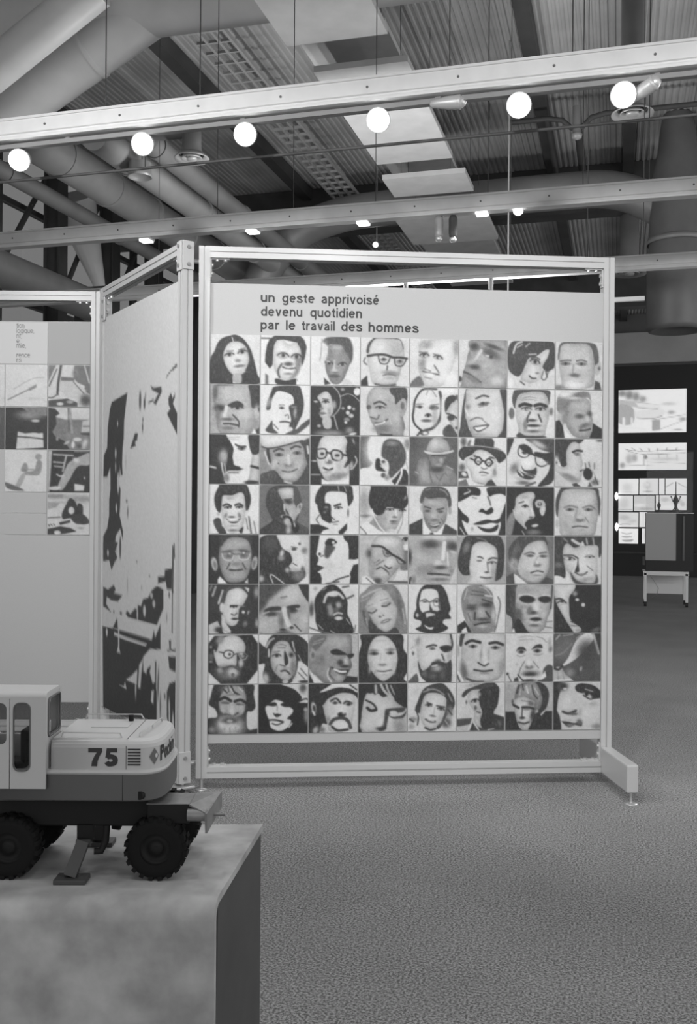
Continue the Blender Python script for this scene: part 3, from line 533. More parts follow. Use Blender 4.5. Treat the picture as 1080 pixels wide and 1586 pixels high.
("bearded man lit from the right, head against pale sky","b 78|p 6 1 -2 20 8 2 36 -2 42 20 50 30 62 38 66 55 60 65 75 75 92 72 92 88 80 98 55 102 -2 102|p 87 2 36 -2 75 -2 82 20 88 45 92 65 88 75 78 70 66 60 68 48 60 30 48 28 40 14|e 45 38 4 8 15 78 3|e 44 48 6 5 0 50 4|e 70 29 5 3 0 12 2|l 30 2 64 24 76 26|e 91 32 6 6 0 40 3|e 81 18 3 3 0 25 2|e 22 18 14 14 0 18 9|e 80 83 12 10 0 40 6|l 20 2 68 58 76 63|e 70 71 9 4 0 72 3|e 56 72 4 5 0 62 3|e 88 70 4 6 0 30 3|l 93 2 28 100 22 85 26 82 40 92 50 100|p 88 1 80 100 92 88 100 80 100 100|e 3 90 6 6 0 70 4"),
("high-contrast profile with one huge dark eye","b 88|q 3 1 0 0 20 0 17 18 14 35 13 40 18 46 17 55 14 61 31 66 24 71 16 76 22 80 25 90 24 100 0 100|q 3 1 68 0 100 0 100 48 88 52 80 50 80 30 78 16 70 8|q 3 1 90 60 100 58 100 100 82 100 84 85 82 80|p 3 1 31 15 38 7 48 8 56 15 48 20 42 26 33 22|e 48 15 3 3 0 85 1|p 18 5 32 22 45 22 52 26 42 42 36 48 30 42|e 20 39 3 3 0 5 1|l 10 2 22 44 28 42|l 8 3 45 98 60 90 80 84|l 20 3 34 100 60 96|e 40 62 12 10 0 82 8|p 88 1 80 50 90 50 100 50 100 58 86 60"),
("bald man in slanting glasses with a sour mouth","b 70|q 34 1 80 30 100 30 100 72 85 72|l 18 4 60 96 100 97|q 84 1 80 74 100 74 100 92 70 94|p 66 2 22 25 30 8 45 -2 80 2 92 18 93 40 90 55 75 75 60 92 45 102 25 88 18 70 20 45|e 56 12 22 10 0 84 8|e 19 37 6 11 0 38 3|e 20 38 3 6 0 22 2|e 57 36 9 8 25 54 2|e 85 51 8 6 25 54 2|l 5 4.5 26 22 45 23 58 32 68 40 80 46 94 56|l 20 1.8 48 30 52 42 60 44 66 40|e 58 37 4 3 20 18 1|l 20 1.8 76 48 82 58 92 58|e 62 58 9 9 0 84 4|l 18 3 52 62 60 68 66 66|l 22 3.5 35 70 45 66 58 75 61 82|l 38 2.5 34 62 50 52|l 34 2 30 58 42 50|e 50 78 10 4 20 74 4|e 28 70 5 14 10 52 6|e 38 94 8 6 0 14 3|q 90 1 5 85 15 83 36 100 5 100|l 20 2 14 88 28 100|e 95 8 6 5 0 14 2|q 88 1 90 20 100 18 100 30 92 30"),
("close-up of a man with deep-set eyes smiling slightly","b 62|e 60 4 28 5 0 80 6|e 25 45 16 12 0 68 10|e 2 44 4 16 0 8 3|e 44 18 18 9 0 14 7|e 90 22 13 10 10 14 6|e 92 34 8 3 20 76 4|e 46 32 16 5 0 56 6|l 86 8 74 15 71 48|l 93 2 80 35 82 62|e 60 57 8 6 0 80 5|e 66 66 14 4 0 18 4|e 35 70 16 10 0 46 10|l 10 4 40 79 60 80 85 82|e 62 85 16 2.5 0 72 3|e 64 91 18 3 0 36 5|e 88 72 5 10 0 44 5|p 74 2 85 102 94 76 102 60 102 102|l 14 5 1 98 4 88|e 10 92 4 8 0 40 5"),
("woman with waved dark hair and thin smile","b 60|p 7 2 4 30 10 10 25 -2 80 -2 95 12 98 40 95 80 85 92 78 92 80 70 84 45 80 25 65 15 45 12 32 20 28 35 27 55 24 65 27 80 12 82 2 70 0 50|e 18 24 6 12 20 36 6|l 32 3 40 4 55 8 62 14|p 85 2 28 35 32 20 45 13 62 14 78 25 82 45 80 70 72 92 60 102 22 102 26 85 24 65|l 18 3 42 44 47 44 53 47|l 18 3.5 64 50 72 46 82 47|e 45 52 6 2 0 34 1|e 72 56 8 3 0 18 2|l 36 3 62 55 64 75|e 61 76 5 2 0 18 2|l 22 3.5 48 86 60 88 72 87|e 62 93 8 2 0 68 3|e 75 76 5 18 0 60 6"),
("man in an overcoat with thick parted hair","b 35|p 14 2 5 45 6 25 18 8 35 -2 75 -2 85 8 86 20 70 10 55 12 42 20 35 32 28 48 24 62 12 68|e 20 30 6 12 30 28 6|p 77 2 26 55 35 32 45 18 65 10 82 12 88 30 92 50 88 75 75 92 60 98 40 92 25 75|e 16 60 9 12 0 68 3|e 18 60 4 7 0 45 3|l 32 3.5 38 38 50 34 60 37|l 32 3.5 70 36 85 34|e 50 41 8 3 0 24 2|e 78 42 8 3 0 24 2|l 62 3 66 44 60 56|e 66 60 8 4 0 36 3|e 66 55 4 4 0 84 3|l 16 3 52 77 65 73 78 75|e 66 82 9 2 0 46 3|e 40 80 8 10 0 68 8|q 16 1 0 85 15 77 20 100 0 100|q 16 1 74 96 85 85 100 92 100 100 70 100|q 89 1 16 79 22 82 45 100 18 100|l 45 3 30 86 50 96 68 98"),
("tousled person looking down with a gentle smile","b 82|p 8 2 -2 -2 102 -2 102 30 95 45 92 20 75 20 66 22 60 10 52 22 40 24 28 15 20 22 18 40 22 60 24 80 20 88 -2 82|l 76 6 38 8 50 15 58 17|l 62 3 68 5 70 16|l 62 3 82 3 84 16|l 40 3 20 5 28 12|p 81 2 20 22 30 16 42 24 60 20 92 20 92 45 92 70 88 90 78 100 50 95 38 85 26 72 20 55|e 32 47 11 4 5 14 2|e 26 46 5 2 0 76 1|e 75 43 9 2.5 0 16 2|e 74 40 7 2 0 60 2|l 12 3 20 40 38 40 50 46|p 6 2 50 44 52 60 53 74 44 74 48 60|e 62 58 8 14 0 88 7|l 16 3 44 76 58 82 70 75|e 60 80 8 2 0 45 2|p 12 5 34 75 45 90 60 97 84 98 90 80 91 100 45 100|l 40 2.5 70 62 82 72|e 70 90 14 4 -10 56 5|p 89 1 -2 84 15 85 24 95 28 82 32 100 -2 102|e 8 60 8 6 0 30 5"),
("balding man in bright sun before dark foliage","b 9|l 58 4 8 22 14 4|l 72 4 20 38 28 12|l 40 3 2 12 6 2|q 82 1 72 5 82 7 80 16|e 97 15 5 10 0 50 4|e 98 78 4 8 0 55 3|p 16 2 25 30 32 12 45 2 65 3 78 14 76 24 50 8 38 16 33 42 28 40|p 86 2 32 35 38 15 50 8 65 8 78 20 75 30 70 40 62 48 60 62 58 78 50 84 40 82 30 70 28 50 30 42|e 60 20 8 8 0 90 5|e 27 47 5 10 0 82 2|e 50 45 6 2.5 0 6 1|l 8 3 44 43 58 43|l 45 2 60 43 72 44|l 22 2.5 46 60 52 62 57 58|e 53 70 7 2.5 0 8 2|l 84 2 52 74 60 73|p 80 2 26 60 35 78 45 95 38 100 28 95|q 76 1 0 82 18 74 24 86 20 100 0 100|e 20 92 8 6 0 8 3|e 70 56 3 3 0 82 1|e 80 57 2 4 20 60 2|e 74 80 4 6 20 42 3|l 62 2 30 92 45 100"),
("tight close-up of frowning eyes and nose","b 64|p 14 12 -4 -4 62 -4 40 15 20 30 12 45 -4 55|e 65 20 20 16 0 78 10|p 8 2 80 -2 102 -2 102 35 92 25 86 15|e 48 28 6 4 0 60 5|l 40 3 44 26 56 24|p 10 3 8 55 20 46 42 45 44 52 25 54|p 10 3 55 46 65 42 80 41 82 46 66 52|e 25 60 14 5 0 12 3|e 68 53 11 5 -8 10 3|l 78 2 8 60 20 55|l 78 2 75 49 83 50|e 45 76 6 18 -10 36 6|l 83 10 50 50 60 82|e 60 60 3 12 -10 30 4|e 48 92 7 2.5 0 8 2|e 66 88 4 3 0 10 2|l 18 3 72 82 85 95|e 50 98 14 4 0 24 4|e 14 85 14 12 0 72 9|e 90 75 8 14 0 74 9"),
("dark face under a black hood with goggles pushed up","b 85|e 4 50 5 14 0 18 6|p 4 1 10 38 14 22 30 5 45 -1 58 4 70 18 78 35 78 60 85 75 88 102 30 102 14 80 12 60|l 76 5 30 36 35 22 50 15 60 18 69 27|e 48 19 13 5 0 84 2|e 42 46 6 7 0 48 4|e 59 42 6 6 0 58 3|e 50 44 4 5 0 5 3|e 55 52 4 4 0 28 3|e 44 56 6 8 0 52 4|l 66 4 50 62 58 58 67 60|l 10 2 50 65 66 63|e 60 69 8 4 0 80 2|l 40 3 28 10 34 6|l 25 4 78 28 90 22|l 25 4 68 5 80 3|l 30 3 0 88 20 95 40 100|l 60 2 18 82 28 92|l 35 2.5 95 84 92 98|l 60 2 76 70 84 82|l 60 2 44 95 52 100|e 12 8 4 3 0 60 3"),
("long-haired fair woman tilting head, eyes closed","b 83|p 42 3 -2 30 12 12 30 -2 65 -2 80 10 92 35 98 70 102 102 -2 102|l 22 5 8 55 15 80 25 100|l 24 4 20 60 28 85|e 84 45 5 30 -12 28 6|l 64 4 5 26 25 15 45 8|l 55 3 4 34 20 26|l 62 3 90 50 95 80|l 56 3 14 70 20 95|p 10 3 20 72 35 85 55 97 75 88 80 102 25 102|p 77 3 12 45 25 25 38 12 55 12 68 30 78 50 76 72 70 88 55 97 38 87 22 65|e 27 51 9 4 -15 62 2|e 55 38 9 4 -15 62 2|l 14 3 19 57 28 58 36 52|l 14 3 47 44 56 44 64 38|l 48 2 18 44 28 40|l 48 2 44 32 60 28|e 43 66 3 2 0 24 2|e 50 63 2 1.5 0 28 1|e 55 75 11 3.5 -20 28 2|l 84 2 50 77 60 73|e 48 85 10 3 -20 70 4"),
("posterised bearded man in glasses cut out on white","b 87|p 5 1 16 40 18 25 25 8 38 -1 65 -1 78 15 84 35 88 50 84 60 89 70 75 72 72 80 83 90 65 100 40 101 15 92 25 85 26 75 12 70 12 58 16 50|p 88 1 24 25 28 12 40 8 55 10 62 20 62 45 64 52 55 56 42 55 30 58 24 50 22 38|l 8 2 24 34 35 30 44 36 58 28 64 32|e 34 35 5 2 0 18 1|e 58 35 6 2.5 0 15 1|l 30 1.5 52 38 55 44 66 43|p 8 1 44 38 46 45 50 52 44 54|p 8 2 26 60 40 54 56 54 62 60 50 58 36 62|p 78 1 36 60 45 58 56 62 42 66 38 69|p 88 1 33 83 42 88 52 88 48 93 38 90|e 18 63 3 4 0 70 1|l 40 2 64 38 66 52"),
("deeply wrinkled old man with wind-blown hair","b 86|p 43 2 8 40 10 18 22 2 50 -1 72 15 76 40 82 55 80 75 75 98 35 102 22 85 12 62|e 30 30 14 10 0 52 8|l 76 2 45 4 60 9 72 24|l 72 2 52 2 68 8|l 18 2 30 12 55 16|l 18 2 28 20 54 22|l 14 3 52 30 74 38|l 86 3 58 22 72 24|l 74 2 20 8 14 30|e 30 48 10 5 0 14 3|e 62 42 11 5 0 8 4|l 20 2 20 42 40 42|e 50 58 10 10 0 60 5|l 12 4 37 58 36 72|l 12 4 60 56 68 68|e 54 72 14 3 0 14 3|l 8 3.5 36 84 50 80 68 78|e 52 87 12 3 0 60 3|e 26 68 6 12 0 54 5|l 24 2 22 60 28 76|e 76 62 4 14 0 72 4|q 4 1 0 85 15 74 25 90 30 100 0 100|l 28 2.5 85 25 90 40 86 65 82 85 78 98|l 88 3 80 40 82 60|q 90 1 10 94 18 88 22 100 8 100"),
("man in half-rim dark glasses with parted lips","b 78|p 10 3 -2 -2 25 -2 22 20 20 45 25 65 40 85 50 102 16 102 12 70 -2 55|p 67 3 22 5 35 -2 96 -2 98 25 96 50 88 70 82 90 65 102 45 98 32 80 22 60 20 35|e 40 10 18 7 0 56 7|e 26 62 9 18 -10 26 7|e 34 45 10 5 0 58 5|e 45 30 17 8 5 4 2|e 82 30 14 8 5 6 2|l 84 2 26 22 45 20 64 25 80 22 98 23|e 64 46 6 11 0 86 4|e 56 58 10 4 0 10 3|e 50 52 6 8 0 34 5|l 78 4 52 66 66 64|e 64 72 13 4 0 6 2|l 78 3.5 52 78 62 80 72 77|e 60 85 10 3 0 28 4|e 58 93 8 4 0 70 4|l 10 3 98 0 97 25 95 50|e 80 60 6 12 0 72 6|p 6 3 25 70 45 96 50 102 16 102|q 88 1 14 94 17 90 20 100 13 100|l 35 2 86 78 98 76|l 35 2 84 88 98 90|q 62 1 0 60 12 70 14 100 0 100"),
("face half lost in black shadow","b 3|p 85 1 -2 -2 42 -2 42 12 32 25 32 45 34 70 45 82 58 92 50 102 42 102 25 75 10 50 2 30|q 3 1 0 28 8 46 24 74 42 100 0 100|e 16 37 9 4 0 8 2|e 15 39 5 2 0 78 1|l 8 4 4 30 12 29 20 32|e 49 31 4 3 0 86 2|e 62 42 4 4 -30 82 2|e 44 18 5 5 0 48 4|l 14 2 36 77 45 81|e 42 86 7 1.5 10 40 1|e 52 96 6 4 0 50 3|e 90 95 12 5 -25 26 5|e 28 60 3 14 0 72 4"),
("bearded man in round glasses within an octagon","b 88|q 5 1 12 2 88 0 100 18 100 72 78 100 25 100 0 75 0 18|p 84 1 18 30 22 15 35 4 55 2 70 12 75 28 68 42 58 40 57 60 50 66 35 66 20 64 14 50 14 38|e 24 10 7 10 30 48 4|e 38 78 21 14 0 32 5|e 24 72 6 6 0 50 4|e 50 77 10 9 0 80 3|e 50 82 4 4 0 32 2|l 20 4 30 69 48 64 62 72|l 10 2.5 51 40 47 46 40 48 33 45 31 39 35 33 42 32 49 35 51 40|l 10 2.5 22 35 31 37|l 12 2.5 52 40 61 38|l 60 2 61 40 66 50 74 50 79 43|l 40 2 61 38 70 36 76 40|e 43 40 3 3 0 18 1|e 69 44 4 3 0 50 2|e 66 58 5 8 0 76 3|l 72 3 12 32 14 46|e 6 45 4 7 0 30 4|e 5 55 3 1.5 0 70 1|e 5 25 2 3 0 50 2"),
("weathered person with long straggling dark hair","b 87|p 7 1 12 25 20 8 35 -2 72 -2 102 22 102 65 92 60 80 55 80 75 72 92 58 102 20 102 8 85 12 60 -2 58 -2 16|l 66 4 15 26 22 13 30 8|l 82 3 20 30 20 45|l 72 3 68 15 73 35|l 62 2 80 42 90 62|e 14 90 6 11 -10 72 3|p 85 2 82 55 92 62 102 80 102 95 70 96 76 80|l 14 2 85 70 98 85|l 14 2 80 78 94 92|e 92 97 10 3 0 10 2|p 75 2 25 35 32 20 42 13 58 15 66 30 75 45 74 70 66 88 55 95 42 88 28 72 24 55|l 38 1.8 36 22 46 20 55 23|l 38 1.8 38 27 54 27|e 36 43 8 4 0 20 2|l 30 2 30 36 42 34|e 60 37 5 4 0 66 2|e 66 42 5 5 0 8 3|p 7 2 52 33 58 45 60 58 54 64 51 50|l 22 2.5 43 62 53 65|l 16 4 45 75 55 74 63 81|e 54 69 8 2 0 55 2|e 70 68 6 20 0 44 6|l 45 2 38 62 34 74|e 54 97 6 4 0 74 2"),
("silver-haired man laughing broadly in a suit","b 70|p 50 3 -2 25 5 5 20 -2 80 -2 88 20 88 40 85 50 88 65 80 80 70 100 35 102 15 85 -2 70|e 55 16 24 12 0 64 8|p 34 3 -2 22 5 5 28 -2 35 8 25 22 18 30 12 35 5 25|l 62 2 10 15 30 9|l 62 2 8 20 24 16|e 7 42 6 12 0 58 2|e 8 42 3 6 0 28 2|p 5 2 43 35 55 30 70 36 78 42 65 43 50 42|p 5 2 78 42 92 40 90 47 82 50|e 76 56 5 9 0 72 3|e 64 58 6 6 0 10 4|e 74 66 10 3 0 10 2|p 8 2 44 66 60 72 82 73 74 83 58 80|l 94 4.5 52 72 64 77 75 77|l 78 3 40 70 38 85 46 98|l 20 3 45 68 42 82 52 94|e 25 55 10 12 0 44 8|e 62 90 10 6 0 62 5|q 6 1 78 86 100 88 100 100 68 100|q 5 1 0 80 8 95 10 100 0 100|q 91 1 0 70 8 82 28 100 10 100"),
("old woman in a black headscarf","b 87|p 5 1 5 20 8 -2 85 -2 92 30 102 50 102 102 -2 102 -2 50|p 83 2 20 30 28 12 40 4 55 4 68 14 77 30 80 55 74 78 62 92 50 97 38 90 26 75 18 55|e 30 34 9 3 0 40 3|e 66 32 9 3 0 40 3|e 31 40 10 3.5 0 22 2|e 31 40 3 3 0 8 1|e 65 39 9 3.5 0 32 2|e 65 39 3 3 0 10 1|l 60 1.5 36 14 56 13|l 66 2 46 40 44 56|e 49 63 8 3 0 36 3|e 48 57 4 5 0 88 3|l 24 3 38 76 52 77 68 74|l 50 2 35 74 32 82|l 50 2 70 72 73 79|e 52 84 10 2 0 68 3|e 24 68 3 12 10 62 4|e 72 70 4 12 0 74 4|p 87 1 96 86 102 80 102 98 94 94"),
("man with a full dark beard and high forehead","b 84|p 83 1 18 30 25 8 40 -2 85 -2 92 25 90 55 85 75 60 80 35 75 22 60|l 12 4 88 0 92 20 90 32|e 20 14 4 10 20 60 4|e 10 40 2.5 4 0 22 2|l 60 2 6 30 10 26|l 10 4 38 27 50 23 58 24|p 8 2 65 28 78 23 90 26 88 36 75 38|e 50 30 6 3 0 22 2|e 80 32 4 3 0 3 1|l 14 3 70 42 75 55|e 62 54 6 2 0 30 2|e 84 46 3 8 0 62 4|p 10 2 20 55 30 76 45 66 50 58 65 56 80 60 90 55 91 90 85 102 40 102 25 85|e 60 72 10 6 0 55 4|l 82 3 50 67 60 65|e 52 88 8 5 0 26 4|e 72 86 6 8 0 24 4|e 34 82 5 6 0 30 4|q 92 1 18 81 25 88 38 100 20 100|p 24 2 0 101 8 90 18 82 21 101"),
("smooth-faced man with strong brows, closely framed","b 82|p 74 2 8 45 10 20 16 -2 102 -2 102 60 94 85 80 98 40 102 18 92 10 75|p 10 2 4 22 7 -2 16 -2 12 15 9 26|e 14 78 7 18 -10 28 8|e 60 8 28 8 0 80 8|l 5 6 18 20 30 14 48 18|l 5 6 68 20 82 18 96 23|e 33 26 9 3.5 0 30 2|e 33 26 3.5 3.5 0 3 1|e 80 29 10 3.5 0 30 2|e 80 29 3.5 3.5 0 3 1|e 50 42 3 14 5 56 5|e 66 42 2 12 0 62 4|e 58 50 4 12 0 86 4|l 8 3 44 60 52 65 58 67 66 62|l 10 4 36 75 55 78 74 76|e 57 83 9 1.8 0 46 2|e 56 90 12 5 0 80 5|e 94 70 5 16 0 56 6|l 22 5 20 93 35 99 55 101|l 91 4 2 80 12 98|l 14 3 0 85 6 100|e 2 35 3 12 0 60 3"),
("white-haired old man with a bushy moustache","b 84|e 52 40 36 40 0 82 10|l 62 1.5 26 8 44 5 62 7|l 62 1.5 30 13 60 12|l 50 2 66 6 78 10 86 18|e 93 20 4 10 0 62 5|p 8 2 22 36 28 28 38 28 44 36 36 34 28 34|p 8 2 54 34 62 25 74 22 78 30 66 30 58 32|e 32 38 8 4 0 34 2|e 33 38 4 3.5 0 5 1|e 67 36 9 4 0 34 2|e 67 36 4 3.5 0 5 1|l 52 2 24 45 32 48 41 45|l 52 2 60 44 70 45 78 42|e 50 70 8 4 0 24 3|e 50 62 4 8 0 88 4|l 35 2 40 58 32 72 28 84|l 35 2 58 58 70 72|e 52 83 18 6 0 40 4|e 52 85 13 4 0 10 3|e 50 92 10 2 0 80 2|l 10 3 26 86 38 100|e 50 98 14 2.5 0 10 2|p 18 2 80 75 90 65 102 72 102 102 68 102 78 88|q 92 1 70 98 84 78 86 90 78 96|e 4 84 3 3 0 14 1|l 20 2 6 88 12 100|e 95 33 4 6 20 42 3|e 24 64 3 3 0 70 3|q 12 1 18 94 26 90 28 100 18 100"),
("abstract pale fold sweeping across a dark veil","b 20|e 25 32 26 26 0 32 10|l 42 4 4 46 20 40 38 22|p 88 1 16 70 30 52 42 25 50 12 62 2 75 -2 86 8 75 25 60 42 40 58|p 70 2 -2 76 15 70 25 85 42 102 -2 102|l 10 5 0 72 10 76 18 68|l 68 5 84 2 88 14 96 42|p 8 2 88 -2 102 -2 102 40 94 24|e 58 74 2.5 5 15 62 2|e 34 82 10 8 30 44 6|l 62 3 4 12 12 3|l 60 2 20 4 40 2|l 50 3 48 10 58 2|l 90 4 2 99 35 97|l 52 2 8 78 10 96|l 52 2 18 76 22 96|e 70 40 20 25 0 14 10"),
("old man with tangled grey hair and white beard","b 85|p 6 2 10 5 20 -2 88 -2 92 20 96 45 88 55 80 55 78 70 82 92 102 90 102 102 -2 102 -2 70 18 66 15 50 2 40 5 25|e 8 92 7 6 0 40 5|p 66 2 22 40 26 20 40 5 65 5 76 20 76 40 70 60 50 65 32 60|e 48 10 18 9 0 62 4|l 12 3 30 8 38 16|l 10 4 46 2 52 14 62 20|l 12 2 40 4 42 14|l 88 2 46 8 50 16|l 82 2 60 4 70 14|l 45 1.5 32 22 50 20 68 22|l 5 6 24 30 34 26 46 33|l 5 6 54 34 66 31 76 37|e 34 36 8 3 0 40 2|l 8 2 28 37 42 38|e 64 39 8 3 0 40 2|l 8 2 58 40 72 41|e 48 52 5 9 0 80 4|e 30 48 6 8 0 72 5|e 68 50 5 8 0 70 5|l 8 4 34 60 44 62 50 64 60 58|e 45 84 26 20 0 84 4|e 28 78 6 10 0 88 4|e 44 73 17 6 0 18 3|e 44 74 6 3 0 68 2|l 55 2 34 88 33 99|l 55 2 44 88 45 99|l 60 2 55 86 57 98"),
("stark face under a broad black hat","b 3|p 84 1 46 -2 102 -2 102 35 92 38 80 37 88 28 75 12 60 5|e 90 8 7 9 0 22 4|l 8 3 80 37 94 30 102 32|p 89 1 15 45 20 42 32 32 45 34 55 40 62 46 70 52 68 60 58 70 66 74 62 85 50 94 38 95 25 88 22 75 18 65 14 52|p 4 1 18 42 32 36 38 42 30 45|p 4 1 44 41 55 37 66 46 52 46|l 55 2 38 44 38 54|l 5 3 31 60 37 66 45 62|e 38 62 5 2.5 0 5 1|l 4 3.5 22 73 35 73 50 77|l 8 2.5 28 80 38 83 50 78|l 82 2.5 62 88 68 80|e 98 65 5 14 0 48 4|e 96 52 4 4 0 60 2"),
("moustached man in a flat pale cap","b 83|p 5 2 -2 -2 45 -2 30 15 20 30 28 45 35 62 38 82 28 82 20 102 -2 102|p 85 2 30 40 45 26 65 18 90 20 95 45 90 70 85 95 45 98 38 80 32 60|p 5 1 15 40 20 22 35 14 60 7 85 9 102 20 102 32 92 22 70 18 50 24 38 32 28 44|p 91 1 22 17 35 8 50 0 80 -2 95 10 98 18 85 10 60 7 35 14|l 10 3 84 2 98 12|e 10 48 5 11 -10 78 2|e 11 50 3 7 -10 10 2|l 90 4 8 56 12 63|l 12 4 45 35 56 30 65 39|l 12 4 72 40 78 36 88 40|e 54 39 7 3 0 34 2|e 54 39 3 3 0 8 1|e 82 42 7 3 0 34 2|e 82 42 3 3 0 8 1|e 68 63 9 5 0 4 2|e 72 56 4 6 0 90 3|l 16 7 44 82 52 73 68 70 80 76 86 90|e 66 85 15 7 0 92 2|l 12 5 48 88 60 96 80 94|e 40 72 4 6 0 52 4|e 14 95 5 8 20 74 3|e 28 94 6 6 0 45 4|e 48 55 6 8 0 78 5"),
("close view of a downcast face with dark fringe","b 5|p 79 2 15 22 25 20 40 18 55 22 70 30 80 40 95 50 102 55 102 102 10 102 6 70 8 50|p 5 2 30 -2 75 -2 90 20 82 38 70 28 60 26 50 28 40 20 32 22|l 70 5 35 4 36 18|l 72 5 46 2 52 14 66 28|l 68 4 57 2 62 16 72 32|l 60 3 66 4 74 22|e 24 46 10 6 20 74 3|l 6 4 15 34 30 42 37 52|l 4 6 18 50 26 56 36 54|p 12 4 55 56 62 52 95 50 90 60 66 62 60 78 56 95 42 97 52 78|e 72 60 8 4 0 82 2|p 5 2 58 62 70 69 90 66 99 58 92 72 72 73|e 86 86 14 14 0 52 10|e 84 76 10 3 0 62 4|e 46 93 9 4 0 8 3|e 46 80 6 8 0 88 6|e 20 78 10 14 0 84 8|p 5 1 -2 86 4 90 6 102 -2 102|l 40 2 3 92 8 96"),
("smiling fair woman with wavy shoulder-length hair","b 85|p 10 2 15 55 20 38 30 15 45 4 70 0 85 12 95 28 98 45 90 60 80 70 72 85 65 95 60 90 75 60 80 40 78 30 65 22 48 20 36 25 28 45 25 62|l 52 3 40 12 60 14 75 24|l 48 3 32 18 50 12|l 50 3 84 22 92 38|e 88 60 7 11 0 45 5|l 14 3 84 55 92 66|e 80 82 10 10 0 20 5|l 60 3 78 78 86 90|e 12 75 8 5 0 50 4|l 14 3 16 55 22 70 20 86|l 16 3 4 74 12 80|p 86 1 25 60 30 40 36 25 50 20 66 23 78 32 80 48 74 70 62 88 48 95 34 88 27 75|l 12 3 40 40 50 44|l 12 3 60 47 76 50|e 43 46 6 3 10 14 1|e 69 54 7 3 15 10 1|e 52 68 6 2 10 25 2|l 66 2 56 50 54 64|l 18 4 37 75 47 80 57 80|l 92 1.5 42 77 54 79|l 12 4 36 92 46 97 58 95|e 68 72 4 12 10 72 5|e 8 90 6 6 0 60 4"),
("man in a peaked cap, face in heavy shade","b 83|q 18 1 0 75 32 73 28 88 0 91|q 74 1 0 92 28 86 22 100 0 100|e 35 3 16 4 -10 58 4|p 12 1 10 26 18 15 35 8 55 1 75 -2 88 10 86 22 60 15 40 14 25 20 15 30|p 80 2 22 28 30 16 45 15 50 30 48 50 52 65 50 80 57 92 45 92 36 80 36 60 26 45|p 6 2 48 15 80 8 89 12 86 45 78 60 78 75 70 96 55 96 49 80 53 62 48 46 46 30|e 47 24 3 4 0 60 3|e 38 37 8 4 -10 10 2|e 39 52 3 5 0 28 2|l 18 3 42 60 50 63|l 70 2 44 66 52 64|e 44 74 4 4 0 70 3|e 20 40 2 4 0 25 2|q 10 1 78 65 100 72 100 100 25 100 32 78 45 92 66 98 76 85|l 89 3 32 80 26 98|l 86 3 35 82 46 98|l 70 2 66 98 78 96|e 90 85 3 6 -20 30 4"),
("rugged man with thick unruly hair in bright sun","b 67|e 10 20 12 18 0 62 8|q 4 1 0 61 20 61 24 80 30 95 40 100 0 100|q 4 1 62 66 75 60 100 60 100 100 48 100 55 80|p 8 2 60 -2 80 3 92 20 90 45 82 60 72 68 70 55 78 35 70 15|p 52 3 20 30 22 15 32 3 60 -2 74 18 78 40 72 56 60 56 62 40 50 36 35 40 20 38|l 14 4 28 6 24 22|l 14 3 36 4 38 16|l 14 3 56 6 60 24 68 34|l 82 3 44 8 48 22|l 82 2 62 12 70 26|l 76 2 32 14 30 26|p 81 2 17 45 20 35 40 30 55 38 62 50 60 70 55 85 48 97 38 98 28 85 22 68|l 40 2 34 38 52 40|l 4 5 17 47 28 53|l 4 5 36 52 48 52 60 55|e 46 56 8 2 0 40 2|e 36 74 6 3 0 8 2|l 18 3 36 55 35 70|l 14 4 28 83 40 86 50 83|l 60 2 34 90 44 91|e 58 68 5 13 10 14 4|e 54 44 6 5 0 30 4|l 86 3 76 68 83 60|e 15 40 2.5 5 0 20 2|q 60 1 34 97 48 97 44 100 36 100"),
("tight close-up of a woman with dark eyes","b 80|p 5 2 -2 -2 15 -2 15 15 10 35 8 50 8 60 14 75 16 102 -2 102|e 14 8 6 10 0 20 6|e 22 9 8 8 0 8 3|e 24 14 4 2.5 0 78 1|p 5 2 46 10 55 3 75 4 90 10 102 22 102 33 85 35 70 26 55 22 48 18|l 66 2 68 15 84 20|e 72 28 10 4 20 72 2|e 71 25 4 4.5 0 3 1|l 5 3 64 28 78 36 88 34|e 30 45 8 14 0 86 8|e 34 62 14 5 0 70 5|l 10 5 20 62 32 66 48 60|e 42 67 11 3 0 24 4|e 57 64 4 8 10 60 5|p 8 2 18 82 32 83 45 86 60 82 60 93 45 90 35 95 25 90|e 36 91 8 3 0 40 3|e 56 84 6 6 0 28 5|l 72 3 22 78 40 80|e 76 66 16 16 0 84 10|e 92 94 10 6 0 46 6|e 86 46 8 5 0 68 6"),
]
# ------------------------------------------------------------------ materials
M_white = mat('white_lacquered_aluminium', 0.52, 0.35, 0.0, spec=0.4)
M_beam = mat('white_painted_beam', 0.58, 0.5, noise=(9, 0.05))
M_board = mat('grey_board', 0.47, 0.7, noise=(240, 0.04))
M_grey = mat('grey_sheet', 0.42, 0.7)
M_ink = mat('black_lettering', 0.03, 0.5)
M_ink2 = mat('grey_lettering', 0.16, 0.6)
M_bolt = mat('bolt_grey', 0.33, 0.4, 0.5)
M_screw = mat('dark_screw', 0.10, 0.5)
M_zinc = mat('bright_zinc', 0.62, 0.3, 0.6)
M_deck = mat('steel_deck', 0.42, 0.55, noise=(1.2, 0.25))
M_dark = mat('dark_steel', 0.065, 0.6, noise=(3, 0.2))
M_duct = mat('galvanised_duct', 0.36, 0.36, 0.35, noise=(2.5, 0.14))
M_duct2 = mat('dull_grey_duct', 0.21, 0.5, 0.2, noise=(2.5, 0.15))
M_shaft = mat('dark_duct_shaft', 0.13, 0.5, 0.2, noise=(2.5, 0.15))
M_truss = mat('painted_truss_steel', 0.70, 0.4, noise=(3, 0.08))
M_slab = mat('acoustic_slab', 0.46, 0.8, noise=(5, 0.08))
M_track = mat('lamp_track_grey', 0.20, 0.5)
